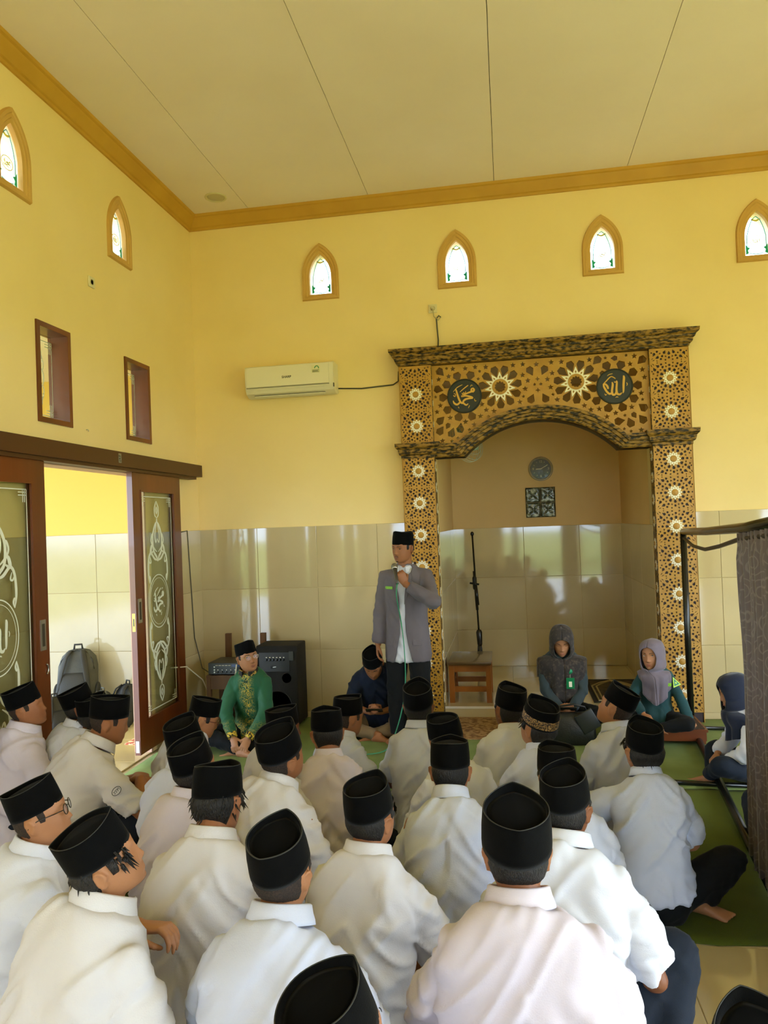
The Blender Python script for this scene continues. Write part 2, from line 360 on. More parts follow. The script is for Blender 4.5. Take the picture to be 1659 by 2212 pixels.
# floor
fl = MB().box((-9.5, -5.2, -.12), (XR+.15, YB+.1, -.011)).build('floor', mat('floor_bed', '#b3a585', .15, '#a99b7b', 2)); struct(fl, 'polished cream tile floor', 'floor')
tile_field(fl, (0, 0, -.010), (1, 0, 0), (0, 1, 0), (0, 0, 1), [-2.95, -2.38, -1.78, -1.18, -.58, .02, .62, 1.22, 1.82, 2.42, 3.02, 3.62, 4.22, 4.6], [-.3, .3, .9, 1.5, 2.1, 2.7, 3.3, 3.5], M_FTILE, t=.010)
tile_field(fl, (0, 0, -.010), (1, 0, 0), (0, 1, 0), (0, 0, 1), [-4.75, -4.15, -3.55, -2.96], [3.7, 4.3, 4.9, 5.5, 6.1, 6.86], M_FTILE, t=.010)
nf = MB().box((NX0, YB-.02, 0), (NX1, NY, .101)).build('floor_niche', mat('niche_floor_bed', '#b3a585', .2)); struct(nf, 'raised polished tile floor of the prayer niche', 'floor')
tile_field(nf, (0, 0, .101), (1, 0, 0), (0, 1, 0), (0, 0, 1), steps(NX0, NX1, .62), [YB-.02, 7.42, 8.05, NY-.01], M_FTILE, t=.009)
st = MB().box((NX0, YB-.035, .095), (NX1, YB-.018, .112)).build('step_edge', mat('pale_step_edge', '#e9e2cc', .3), nf)
tile_field(nf, (0, YB-.02, 0), (1, 0, 0), (0, 0, 1), (0, -1, 0), steps(NX0, NX1, .62), [0, .095], M_FTILE, t=.009)
# carpet runners
def carpet(name, x0, y0, x1, y1, z, mt, label, amp=.012, nx=60, ny=40):
    mb = MB(); vs = []; fs = []
    for j in range(ny+1):
        for i in range(nx+1):
            x = x0+(x1-x0)*i/nx; y = y0+(y1-y0)*j/ny
            if j == 0: y += .035*noise.noise(Vector((x*2.1, 3, 0)))+.02*noise.noise(Vector((x*7, 8, 0)))
            zz = z + max(0, amp*noise.noise(Vector((x*2.2, y*2.2, 1.7))))*.5 + (.012*max(0, noise.noise(Vector((x*5, 9, 2)))) if j == 0 else 0)
            vs.append((x, y, zz))
    N = len(vs); vs += [(a, b, max(c-.007, .0)) for a, b, c in vs]
    W_ = nx+1
    for j in range(ny):
        for i in range(nx):
            a = j*W_+i; fs.append((a, a+1, a+W_+1, a+W_)); fs.append((N+a, N+a+W_, N+a+W_+1, N+a+1))
    for i in range(nx):
        a = i; fs.append((a, N+a, N+a+1, a+1)); a = ny*W_+i; fs.append((a, a+1, N+a+1, N+a))
    for j in range(ny):
        a = j*W_; fs.append((a, a+W_, N+a+W_, N+a)); a = j*W_+nx; fs.append((a, N+a, N+a+W_, a+W_))
    o = mb.add(vs, fs).build(name, mt, smooth=True)
    return tag(o, label, 'carpet')
carpet('carpet', XL+.06, 5.12, 3.6, YB-.03, .009, M_CARPET, 'pale green carpet strip along the foot of the back wall')
carpet('carpet', XL+.06, 3.31, 3.6, 5.10, .009, M_CARPET2, 'olive green carpet strip under the middle rows with a wavy loose edge')
# ------------------------------------------------------------------ lancet windows
def stained_pane(n, hw, z0, za, parent, M):
    pane = glass_mat('milky_window_glass', (.80, .84, .84), haze=.30, hazecol=(.9, .92, .9))
    me = plate_mesh('pane', [lancet(0, hw, z0, za)], .006, pane); me.transform(M); p = link('pane', me, parent)
    cyan = mat('blue_glass_paint', '#4fb6d8', .3); grn = mat('green_glass_paint', '#12a888', .3); yel = mat('yellow_glass_paint', '#d8d060', .3)
    H = za-z0
    s1 = []
    for sx in (-1, 1):
        s1.append([(sx*hw*.74, z0+.04, .006), (sx*hw*.74, z0+H*.42, .006), (sx*hw*.70, z0+H*.50, .006), (sx*hw*.55, z0+H*.66, .006), (sx*hw*.30, z0+H*.82, .006), (0, z0+H*.9, .006)])
    s1.append([(-hw*.55, z0+.03, .005), (0, z0+.018, .006), (hw*.55, z0+.03, .005)])
    b = strokes_mesh(s1, .003, .005); b.v = [tuple(M @ Vector(q)) for q in b.v]; b.build('blue_line', cyan, p)
    g = MB()
    for sx in (-1, 1):
        g.prism([(sx*hw*.86, z0+.02), (sx*hw*.62, z0+.03), (sx*hw*.70, z0+.055), (sx*hw*.52, z0+.075), (sx*hw*.74, z0+.085), (sx*hw*.86, z0+.11)][::sx], .003, .006, M)
    g.build('green_corner', grn, p)
    y = strokes_mesh([[(-hw*.35, z0+H*.84, .012), (0, z0+H*.80, .014), (hw*.35, z0+H*.84, .012)]] + [[(hw*.52*math.cos(a)*1.0, z0+H*.36+hw*.40*math.sin(a), .004) for a in np.linspace(0, 2*PI, 20)]] +
        [[(q[0]*hw*.46, z0+H*.36+q[1]*hw*.34, q[2]*hw*.42) for q in st] for st in (ALLAH if n % 2 else MUHAMMAD)], .003, .005)
    y.v = [tuple(M @ Vector(q)) for q in y.v]; y.build('gold_lettering', yel, p)
def lancet_frame(parent, M):
    """moulded plaster surround: swept steps outside the opening"""
    outs = [lancet(0, .178, 3.93, 4.472), lancet(0, .172, 3.937, 4.462), lancet(0, .155, 3.951, 4.438), lancet(0, .150, 3.954, 4.430), lancet(0, .132, 3.966, 4.405), lancet(0, .126, 3.970, 4.397), lancet(0, .105, 3.985, 4.37), lancet(0, .103, 3.986, 4.368)]
    zs = [0, .022, .022, .016, .016, .009, .006, -.10]
    mb = MB()
    mb.rings([[(x, y, z) for x, y in o] for o, z in zip(outs, zs)], M, cap=False)
    mb.build('window_surround', M_FRAME, parent)
wn = 0
for i, x in enumerate(BWX[:4]):
    wn += 1; w = empty('window_%d' % wn, (x, YB, 0))
    struct(w, ['pointed stained window above the air conditioner', 'pointed stained window above the wall socket', 'pointed stained window above the middle of the niche arch', 'pointed stained window at the right edge of the back wall'][i], 'window')
    lancet_frame(w, XZ(0)); stained_pane(i, .104, 3.985, 4.37, w, XZ(.035))
for i, y in enumerate(LWY[:3]):
    wn += 1; w = empty('window_%d' % wn, (XL, y, 0))
    struct(w, ['pointed stained window on the left wall nearest the corner', 'pointed stained window at the upper left edge of the photo', 'pointed stained window further forward on the left wall'][i], 'window')
    lancet_frame(w, YZ(0)); stained_pane(i+1, .104, 3.985, 4.37, w, YZ(-.03))
# small wooden windows of the left wall
def scroll_half(sx, H):
    """one side of the etched flourish, unit height"""
    L = lambda pts, w: [(sx*x, y, w*(1 if 0 < k < len(pts)-1 else .35)) for k, (x, y) in enumerate(pts)]
    S = []
    for s in (1, -1):
        S += [L([(.0, s*.42), (.05, s*.40), (.11, s*.345), (.10, s*.27), (.03, s*.235), (0, s*.21)], .022),
              L([(.0, s*.215), (.08, s*.225), (.17, s*.255), (.225, s*.225), (.24, s*.15), (.215, s*.10)], .020),
              L([(.215, s*.10), (.20, s*.12), (.215, s*.135), (.235, s*.125)], .014),
              L([(.225, s*.225), (.20, s*.205), (.17, s*.21), (.19, s*.235)], .012),
              L([(.0, s*.33), (.04, s*.31), (.055, s*.35), (.03, s*.385), (.0, s*.44)], .014),
              L([(.10, s*.30), (.15, s*.29), (.17, s*.255), (.11, s*.265)], .026),
              L([(.02, s*.26), (.10, s*.285), (.155, s*.32), (.12, s*.355), (.115, s*.31)], .016),
              L([(.0, s*.44), (.045, s*.455), (.05, s*.49), (.02, s*.515), (0, s*.53)], .012),
              L([(.0, s*.46), (.02, s*.48), (.0, s*.50)], .014)]
    return S
def etched(parent, M, W_, H_, letters, z):
    S = []
    for sx in (1, -1):
        S += [[(x*H_*.62*.62, y*H_*.86, w*H_*.55) for x, y, w in st] for st in scroll_half(sx, H_)]
    S += [[(H_*.098*math.cos(a), H_*.098*1.22*math.sin(a), .007) for a in np.linspace(0, 2*PI, 33)], [(H_*.086*math.cos(a), H_*.086*1.22*math.sin(a), .003) for a in np.linspace(0, 2*PI, 33)]]
    S += [[(x*H_*.072, y*H_*.086, w*H_*.085) for x, y, w in st] for st in letters]
    a = strokes_mesh(S, z, z+.0012); a.v = [tuple(M @ Vector(q)) for q in a.v]; a.build('etched_ornament', M_ETCH, parent)
    # border line with fret corners
    m = MB(); x = W_/2-.035; y = H_/2-.05; t = .0035
    for s in (-1, 1):
        m.box((s*x-t, -y, z), (s*x+t, y, z+.001), M); m.box((-x, s*y-t, z), (x, s*y+t, z+.001), M)
        for q in (-1, 1):
            for k in (1, 2):
                m.box((s*x-t-(s > 0)*.075+0, q*(y-.018*k)-t*.8, z), (s*x+t+(s < 0)*.075, q*(y-.018*k)+t*.8, z+.001), M)
                m.box((s*(x-.018*k)-t*.8, q*y-t-(q > 0)*.075, z), (s*(x-.018*k)+t*.8, q*y+t+(q < 0)*.075, z+.001), M)
    m.build('etched_border', M_ETCH, parent)
for i, (a, b) in enumerate(SW):
    wn += 1; w = empty('window_%d' % wn, (XL, (a+b)/2, 2.87)); hw = (b-a)/2; hh = .33
    struct(w, ['small brown wooden window with etched glass nearer the left edge', 'small brown wooden window with etched glass nearer the corner'][i], 'window')
    for nm, lo, hi in (('frame_stile', (-.14, -hw, -hh), (.012, -hw+.035, hh)), ('frame_stile', (-.14, hw-.035, -hh), (.012, hw, hh)), ('frame_head', (-.14, -hw+.035, hh-.035), (.012, hw-.035, hh)), ('frame_sill', (-.14, -hw+.035, -hh), (.012, hw-.035, -hh+.035))):
        MB().box(lo, hi).build(nm, M_WOOD, w)
    MB().box((-.120, -hw+.035, -hh+.035), (-.114, hw-.035, hh-.035)).build('pane', M_GLASS, w)
    etched(w, YZ(-.114), 2*hw, 2*hh*.92, ALLAH, .0005)
# ------------------------------------------------------------------ sliding doors
hd = MB().box((XL, 2.6, 2.30), (XL+.115, 6.70, 2.41)).box((XL+.01, 2.65, 2.275), (XL+.09, 6.62, 2.30)).build('trim_3', M_WOODH); struct(hd, 'brown wooden track casing above the sliding doors', 'trim')
sk = MB().box((XL+.1155, 5.16, 2.325), (XL+.1165, 5.20, 2.395)).build('sticker', mat('grey_sticker', '#8f8a72', .5), hd)
for k, (dy, dz, w_, h_) in enumerate([(-.012, .052, .010, .012), (.004, .052, .016, .004), (.0, .044, .026, .004), (-.004, .030, .022, .010), (.0, .016, .028, .005), (.002, .008, .024, .003)]):
    MB().box((XL+.1165, 5.18+dy-w_/2, 2.325+dz-h_/2), (XL+.117, 5.18+dy+w_/2, 2.325+dz+h_/2)).build('printed_mark', mat('dark_print', '#3a382c', .6), sk)
jm = MB().box((XL-.15, DY0, 0), (XL+.0, DY0+.03, 2.3)).box((XL-.15, DY1-.03, 0), (XL, DY1, 2.3)).box((XL-.15, DY0+.03, 2.27), (XL, DY1-.03, 2.3)).build('trim_4', mat('pale_door_lining', '#c9a48a', .5)); struct(jm, 'pale lining of the open doorway in the left wall', 'trim')
def sliding_door(n, y0, y1, label, letters, hside, keep):
    d = empty('door_%d' % n, (XL+.045, (y0+y1)/2, .07)); struct(d, label, 'door'); hw = (y1-y0)/2; H = 2.22; s = .125; t = .022
    MB().box((-t, -hw, 0), (t, -hw+s, H)).build('stile', M_WOOD, d); MB().box((-t, hw-s, 0), (t, hw, H)).build('stile', M_WOOD, d)
    MB().box((-t, -hw+s, H-.15), (t, hw-s, H)).build('top_rail', M_WOOD, d); MB().box((-t, -hw+s, 0), (t, hw-s, .24)).build('bottom_rail', M_WOOD, d)
    for a, b, c, e in ((-hw+s, -hw+s+.014, .24, H-.15), (hw-s-.014, hw-s, .24, H-.15)): MB().box((t-.012, a, c), (t+.005, b, e)).build('glazing_bead', M_WOOD, d)
    for c in (.24, H-.164): MB().box((t-.012, -hw+s+.014, c), (t+.005, hw-s-.014, c+.014)).build('glazing_bead', M_WOOD, d)
    g = MB().box((-.003, -hw+s, .24), (.003, hw-s, H-.15)).build('glass_pane', M_GLASS, d)
    etched(g, Matrix.Translation((0, 0, (.24+H-.15)/2)) @ YZ(0), 2*(hw-s), H-.39, letters, .0032)
    hy = hside*(hw-s/2)
    h = MB().box((t, hy-.026, 1.02), (t+.004, hy+.026, 1.21)).build('pull_plate', M_STEEL, d)
    MB().box((t+.003, hy-.014, 1.045), (t+.0045, hy+.014, 1.185)).build('pull_recess', mat('dark_recess', '#3b3529', .5), h)
    if keep == 'edge':
        k = MB().box((-.012, hside*hw-.0015, .96), (.012, hside*hw+.0015, 1.10)).build('lock_plate', mat('brass', '#c9a24a', .3, metal=.8), d)
        MB().box((-.005, hside*hw-.0025, 1.0), (.005, hside*hw+.0025, 1.06)).build('latch_hole', M_BLACK, k)
        MB().box((-.014, hside*hw-.004, .02), (.014, hside*hw+.003, .11)).build('floor_guide', M_STEEL, d)
    else:
        MB().tube([(t+.006, hy+.02+.016*math.cos(a), .90+.03*math.sin(a)) for a in np.linspace(-PI/2, PI/2, 8)], .005, 8).build('hook_latch', M_STEEL, d, smooth=True)
    return d
sliding_door(1, 3.42, 4.32, 'glazed wooden sliding door at the left edge with large white etching', ALLAH, 1, 'hook')
sliding_door(2, 5.44, 6.30, 'narrow looking glazed sliding door beside the corner', MUHAMMAD, -1, 'edge')
# rear curtains of the left and rear windows (only their reflections show)
def curtain_sheet(name, p0, p1, z0, z1, mt, amp, waves, parent=None, gather=None, n=120, m=14, th=.004):
    p0 = Vector(p0); p1 = Vector(p1); d = (p1-p0); L = d.length; d.normalize(); nr_ = Vector((-d.y, d.x, 0)); rs = []
    vs = []; fs = []
    for j in range(m+1):
        v = j/m; z = z0+(z1-z0)*v
        for i in range(n+1):
            u = i/n; g = gather(u, v) if gather else u
            a = amp*(.55+.45*(1-v))
            off = a*math.sin(2*PI*waves*u+1.2*math.sin(5*u))+.35*a*math.sin(2*PI*waves*2.3*u+2*v)+.012*noise.noise(Vector((u*6, v*4, 3)))
            vs.append(p0 + d*(g*L) + nr_*off + Vector((0, 0, z-p0.z)))
    W_ = n+1
    for j in range(m):
        for i in range(n): a = j*W_+i; fs.append((a, a+1, a+W_+1, a+W_))
    o = MB().add(vs, fs).build(name, mt, parent, smooth=True)
    md = o.modifiers.new('thickness', 'SOLIDIFY'); md.thickness = th
    return o
M_DRAPE = mat('tan_drape', '#a98f5e', .85, '#97804f', 3)
for k, (a, b) in enumerate([(1.85, 2.28), (2.42, 2.60), (2.66, 3.05), (-1.45, -.9), (-.2, .65)]):
    c = curtain_sheet('window_curtain', (XL+.06, a, 0), (XL+.06, b, 0), .35, 2.4, M_DRAPE, .03, 4+3*(b-a), n=60, m=6); tag(c, 'tan window curtain on the left wall outside the picture, '+['first', 'second', 'third', 'fourth', 'fifth'][k]+' from its front end', 'curtain', 'tan curtains at the left windows')
# ------------------------------------------------------------------ outside: corridor wall, field, trees
cw = MB().box((-8.2, YB, 0), (XL-.15, YB+.16, 4.2)).build('wall_corridor', mat('bright_yellow_paint', '#dcb450', .6)); struct(cw, 'bright yellow corridor wall outside the open doors with cream tiles below', 'wall')
M_CTILE = mat('cream_wall_tile', '#ab9f82', .10, '#a39778', 1.5, spec=.5)
tile_field(cw, (0, YB, 0), (1, 0, 0), (0, 0, 1), (0, -1, 0), [-7.0, -6.4, -5.8, -5.2, -4.62, -4.04, -3.46, -3.12], zr, M_CTILE)
vr = MB().box((-8.2, -1.7, 3.35), (XL-.15, YB, 3.45)).build('ceiling_added_shade', M_CEIL); struct(vr, 'unseen flat slab added outside the left wall to shade the corridor', 'ceiling')  # out-of-view slab, added to cut the daylight on the corridor
gr = MB().box((-80, -90, -.5), (80, 60, -.14)).build('ground', mat('field_grass', '#7d9440', .95, '#a59a4e', .35, detail=6)); struct(gr, 'grass field around the building', 'ground')
M_BARK = mat('bark', '#54452f', .9); M_LEAF = mat('tree_leaves', '#4d6a28', .7, '#6c8438', 2)
def tree(loc, h, r, seed, label):
    rnd = random.Random(seed); t = thing('tree', label+[' beyond the middle doorway', ' beyond the right doorway', ' beyond the rear left window', ' far right of the building', ' beside the veranda'][seed], 'tree', loc, group='trees beyond the field')
    mb = MB().tube([(0, 0, 0), (.05, 0, h*.2), (0, .08, h*.45), (.1, 0, h*.75)], [.16, .13, .10, .05], 8)
    tips = []
    for k in range(9):
        a = k*2.4; z = h*(.35+.055*k); e = Vector((r*.8*math.cos(a), r*.8*math.sin(a), z+r*.5)); tips.append(e)
        mb.tube([(0, 0, z-.1), e*.5+Vector((0, 0, z*.5)), e], [.06, .04, .02], 6)
    mb.build('trunk', M_BARK, t, smooth=True)
    vs = []; fs = []
    for k in range(1300):
        c = tips[k % 9] + Vector((rnd.gauss(0, r*.28), rnd.gauss(0, r*.28), rnd.gauss(0, r*.2)))
        u = Vector((rnd.gauss(0, 1), rnd.gauss(0, 1), rnd.gauss(0, .6))).normalized(); w = u.cross(Vector((rnd.gauss(0, 1), rnd.gauss(0, 1), rnd.gauss(0, 1)))).normalized()
        s = rnd.uniform(.09, .2); o = len(vs); vs += [c-u*s, c+w*s*.5, c+u*s, c-w*s*.5]; fs.append((o, o+1, o+2, o+3))
    f = MB().add(vs, fs).build('foliage', M_LEAF, t); tag(f, kind='stuff')
for k, (x, y, h, r) in enumerate([(.2, -13, 5.0, 2.2), (2.9, -16, 5.5, 2.4), (-4.5, -14, 5.2, 2.3), (8, -13, 5.0, 2.2), (-12, 1.5, 5, 2.2)]):
    tree((x, y, -.14), h, r, k, 'leafy green tree standing')
# ------------------------------------------------------------------ carved prayer niche surround
M_GOLD = mat('gold_paint', '#b98a2e', .45, '#a87820', 9, bump=.05, bscale=90)
M_ANTIQ = mat('black_gold_marbling', '#1f1708', .5, '#96702a', 55, detail=8, mix=(.40, .60), stretch=(.4, 1, 1), spec=.3)
M_AUB = mat('dark_aubergine_backing', '#2c1a1c', .6)
M_CREAM = mat('cream_white_paint', '#f1ead2', .5)
PF = 6.72
mi = thing('mihrab_surround', 'carved gold lattice surround with dark arch framing the prayer niche', 'niche surround', (0, 0, 0))
def moulding(name, x0, x1, y0, y1, prof, mt, parent):
    return MB().rings([[(x0-o, y1, z), (x0-o, y0-o, z), (x1+o, y0-o, z), (x1+o, y1, z)] for o, z in prof]).build(name, mt, parent)
CORN = [(0, 3.215), (.008, 3.22), (.010, 3.238), (.026, 3.246), (.034, 3.262), (.036, 3.285), (.050, 3.292), (.056, 3.312), (.074, 3.326), (.080, 3.336), (.082, 3.362), (.0, 3.362)]
moulding('top_cornice', -.925, 1.575, PF, YB, CORN, M_ANTIQ, mi)
CAPT = [(0, 2.375), (.006, 2.378), (.008, 2.402), (.024, 2.412), (.030, 2.430), (.034, 2.455), (.050, 2.470), (.056, 2.482), (.058, 2.512), (0, 2.512)]
PX = [(-.925, -.635), (1.255, 1.575)]
for a, b in PX: moulding('capital', a, b, PF, YB, CAPT, M_ANTIQ, mi)
def star(cx, cy, r, k=5, ri=.42, a0=PI/2): return [(cx+(r if i % 2 == 0 else r*ri)*math.cos(a0+PI*i/k), cy+(r if i % 2 == 0 else r*ri)*math.sin(a0+PI*i/k)) for i in range(2*k)]
def kite(cx, cy, ang, r0, r1, w, wp=.62, blunt=.45):
    """petal from radius r0 (point) to r1 (blunt end) along ang, half width w"""
    c, s = math.cos(ang), math.sin(ang); P = [(r0, 0), (r0+(r1-r0)*wp, w), (r1-(r1-r0)*.08, w*blunt), (r1-(r1-r0)*.08, -w*blunt), (r0+(r1-r0)*wp, -w)]
    return [(cx+x*c-y*s, cy+x*s+y*c) for x, y in P]
def bbox(p): xs = [q[0] for q in p]; ys = [q[1] for q in p]; return min(xs), min(ys), max(xs), max(ys)
_AX = np.array([[math.cos(PI*k/12), math.sin(PI*k/12)] for k in range(12)])
class Pack:
    """outlines kept apart from each other along at least one of twelve axes"""
    def __init__(s): s.lo = np.zeros((0, 12)); s.hi = np.zeros((0, 12))
    def add(s, p, m):
        q = _AX @ np.array(p).T; lo, hi = q.min(1), q.max(1)
        if len(s.lo) and not (np.maximum(s.lo-hi, lo-s.hi) > m).any(1).all(): return False
        s.lo = np.vstack([s.lo, lo]); s.hi = np.vstack([s.hi, hi]); return True
def pillar_cell(w, h):
    """holes of one repeat: 12-fold rosette in the middle, quarter rosettes at the four corners"""
    cs = [(0, 0), (-w/2, h/2), (w/2, h/2), (-w/2, -h/2), (w/2, -h/2)]
    def near(x, y, c): return all(math.hypot(x-c[0], y-c[1]) <= math.hypot(x-q[0], y-q[1])+.012*h for q in cs)
    cand = []
    for c in cs:
        for k in range(12): cand.append((kite(c[0], c[1], PI*k/6, h*.190, h*.315, h*.044, .60, .55), c))
    for s_ in (-1, 1):
        cand.append((star(0, s_*h*.455, h*.040, 6, .88), None))
    for c in cs:
        for k in range(12): cand.append((star(c[0]+h*.362*math.cos(PI*(k+.5)/6), c[1]+h*.362*math.sin(PI*(k+.5)/6), h*.036, 5, .42, PI*(k+.5)/6), c))
        for k in range(12): cand.append((kite(c[0], c[1], PI*k/6, h*.345, h*.425, h*.036, .45, .6), c))
        if c != (0, 0):
            for k in range(24): cand.append((kite(c[0], c[1], PI*(k+.5)/12, h*.08, h*.165, h*.012, .5, .3), c))
    rnd = random.Random(2)
    for k in range(500):
        x, y = rnd.uniform(-w/2, 0), rnd.uniform(-h/2, 0); r_ = h*(.034 if k < 250 else .024); p = star(x, y, r_, 6, .86) if k % 3 else star(x, y, r_*1.1, 5)
        for sx in (1, -1):
            for sy_ in (1, -1): cand.append(([(sx*a_, sy_*b_) for a_, b_ in p], None))
    out = []; pack = Pack()
    for p, c in cand:
        x0, y0, x1, y1 = bbox(p); mx, my = (x0+x1)/2, (y0+y1)/2
        if x0 < -w/2+.007 or x1 > w/2-.007 or y0 < -h/2+.002 or y1 > h/2-.002: continue
        if c and not near(mx, my, c): continue
        if math.hypot(mx, my) < h*.20: continue
        if pack.add(p, h*.020): out.append(p)
    return out
def rosette_mesh(R, n=12, gap=.32):
    """white star flower: 2n outline with n slits, round gold boss"""
    out = [(R*(1 if i % 2 == 0 else .70)*math.cos(PI*i/n), R*(1 if i % 2 == 0 else .70)*math.sin(PI*i/n)) for i in range(2*n)]
    hol = [kite(0, 0, PI*2*k/n, R*.52, R*.80, R*.055, .5, .1) for k in range(n)]
    return plate_mesh('rosette', [out]+hol, .006, M_CREAM)
ROS = rosette_mesh(.064); BOSS = MB().lathe([(.028, 0), (.028, .004), (.024, .006), (.001, .0065)], 16).mesh('boss', M_GOLD, True)
def rosette(parent, M):
    o = bpy.data.objects.new('rosette', ROS); COL.objects.link(o); o.parent = parent; o.matrix_world = M
    b = bpy.data.objects.new('boss', BOSS); COL.objects.link(b); b.parent = o; b.matrix_local = Matrix.Translation((0, 0, .002))
PH = .2885
for a, b in PX:
    w = b-a; cx = (a+b)/2; cell = pillar_cell(w, PH)
    MB().box((a+.002, PF+.012, .0), (b-.002, YB, 3.215)).build('pillar_core', M_AUB, mi)
    inner = (b if a < 0 else a); sgn = 1 if a < 0 else -1
    MB().box((min(inner, inner+sgn*.004), PF, 0), (max(inner, inner+sgn*.004), YB+.005, 3.215)).build('pillar_side', M_ANTIQ, mi)
    outer = (a if a < 0 else b)
    MB().box((outer-.003, PF, 0), (outer+.003, YB, 3.215)).build('pillar_side', M_GOLD, mi)
    zc = [2.2585 - PH*k for k in range(8)] + [2.9525, 2.664]
    for z in zc:
        lo, hi = z-PH/2, z+PH/2; hs = cell
        if lo < .0:
            hs = [p for p in cell if bbox(p)[1]+z > .01]; lo = .0
        if z > 2.9: hi = 3.212; hs = cell + [p for p in ([(x, y+PH) for x, y in q] for q in cell) if bbox(p)[3]+z < 3.205]
        if abs(z-2.664) < .01: lo = 2.50
        me = plate_mesh('lattice_panel', [rect(-w/2, lo-z, w/2, hi-z)] + [[(x, y) for x, y in p] for p in hs], .012, M_GOLD)
        o = link('lattice_panel', me, mi); o.matrix_world = Matrix.Translation((cx, 0, z)) @ XZ(PF+.006)
        if z > .05: rosette(mi, Matrix.Translation((cx, 0, z)) @ XZ(PF-.003))
    for k in range(16):
        z = 3.06-.2885*k*.66
        if z > .1 and not 2.36 < z < 2.53:
            rosette(mi, Matrix.Translation((inner+sgn*.006, (PF+YB)/2, z)) @ (YZ(0) if sgn > 0 else Matrix.Rotation(PI, 4, 'Z') @ YZ(0)) @ Matrix.Scale(.75, 4))
# arch band: straight returns and a segmental arch
ACX = .31; hw_ = .675; zsp = 2.375; rise = .295; AR = (hw_**2+rise**2)/(2*rise); a_end = math.asin(hw_/AR)
path = [((PX[0][1], zsp), (0, 1)), ((ACX-hw_-.02, zsp), (-.25, 1))]
for i in range(25):
    a = -a_end + 2*a_end*i/24; path.append(((ACX+AR*math.sin(a), zsp+rise-AR+AR*math.cos(a)), (math.sin(a), math.cos(a))))
path += [((ACX+hw_+.02, zsp), (.25, 1)), ((PX[1][0], zsp), (0, 1))]
bprof = [(0, .02), (0, -.075), (.012, -.085), (.030, -.088), (.036, -.100), (.058, -.104), (.064, -.118), (.088, -.122), (.094, -.136), (.120, -.138), (.124, -.10), (.124, .02)]
rs = []
for (x, z), (nx_, nz_) in path: rs.append([(x+nx_*o, PF+.12+d, z+nz_*o) for o, d in bprof])
MB().rings(rs).build('arch_moulding', M_ANTIQ, mi, auto=30)
rs = []
for (x, z), (nx_, nz_) in path: rs.append([(x, PF+.05, z), (x, YB+.12, z), (x+nx_*.03, YB+.12, z+nz_*.03), (x+nx_*.03, PF+.05, z+nz_*.03)])
MB().rings(rs).build('arch_soffit', mat('dark_bronze_paint', '#4a3a1a', .5, '#2a2010', 12), mi, auto=30)
# big pierced panel over the arch
def arch_top(x): 
    R = AR+.118; d = abs(x-ACX)
    return zsp+rise-AR+math.sqrt(max(R*R-d*d, 0)) if d < hw_+.07 else zsp+.118
x0, x1 = PX[0][1], PX[1][0]
outer = [(x0, 3.21), (x0, zsp+.118)] + [(x, max(arch_top(x), zsp+.118)) for x in np.linspace(x0+.02, x1-.02, 50)] + [(x1, zsp+.118), (x1, 3.21)]
CS = [(-.024, 2.979), (.637, 2.979)]; MD = [(-.343, 2.917), (.962, 2.917)]
cand = []
for c in CS:
    for k in range(11): cand.append(kite(c[0], c[1], 2*PI*k/11+PI/2+PI/11, .090, .200, .036, .60, .62))
for c in MD:
    for k in range(10): cand.append(kite(c[0], c[1], 2*PI*k/10+PI/2+PI/10, .140, .236, .040, .55, .6))
for c, n_, r_ in [(CS[0], 11, .222), (CS[1], 11, .222), (MD[0], 10, .232), (MD[1], 10, .232)]:
    for k in range(n_): cand.append(star(c[0]+r_*math.cos(2*PI*k/n_+PI/2), c[1]+r_*math.sin(2*PI*k/n_+PI/2), .027, 5, .42, PI/2))
mx_ = (CS[0][0]+CS[1][0])/2
for sy_ in (-1, 1):
    cand += [star(mx_, 2.979+sy_*.05, .024, 4, .35)]
    for sx in (-1, 1): cand.append(kite(mx_, 2.979, PI/2*sy_+sx*.45, .09, .185, .036, .6, .55))
rnd = random.Random(3); ALLC = CS+MD
for k in range(16000):
    x = rnd.uniform(x0, mx_); z = rnd.uniform(2.46, 3.2); cc = min(ALLC, key=lambda q: math.hypot(q[0]-x, q[1]-z)); an = math.atan2(z-cc[1], x-cc[0])+rnd.choice([0, PI, PI/2])*(k > 3000)
    if k < 6000: p = kite(x, z, an, -.046, .050, .037, .58, .6)
    elif k < 9000: p = star(x, z, .027)
    elif k < 13000: p = kite(x, z, an, -.032, .032, .024, .55, .6)
    else: p = star(x, z, .018, 5)
    cand.append(p); cand.append([(2*mx_-a_, b_) for a_, b_ in p][::-1])
acc = []; pack = Pack()
for p in cand:
    bx = bbox(p)
    if bx[0] < x0+.012 or bx[2] > x1-.012 or bx[3] > 3.20: continue
    if min(b-arch_top(a) for a, b in p) < .008: continue
    if any(math.hypot((bx[0]+bx[2])/2-c[0], (bx[1]+bx[3])/2-c[1]) < .125 for c in CS): continue
    if any(math.hypot((bx[0]+bx[2])/2-c[0], (bx[1]+bx[3])/2-c[1]) < .155 for c in MD): continue
    if pack.add(p, .013): acc.append(p)
acc += [star(c[0], c[1], .052, 11, .78) for c in CS]
plate('pierced_panel', [outer]+acc, .034, M_GOLD, XZ(PF+.06), mi)
big = plate_mesh('sunburst', [[(.137*(1 if i % 2 == 0 else .60)*math.cos(PI*i/11+PI/2), .137*(1 if i % 2 == 0 else .60)*math.sin(PI*i/11+PI/2)) for i in range(22)]] + [kite(0, 0, PI/2+2*PI*k/11, .074, .105, .008, .5, .1) for k in range(11)] + [star(0, 0, .054, 11, .78)], .008, M_CREAM)
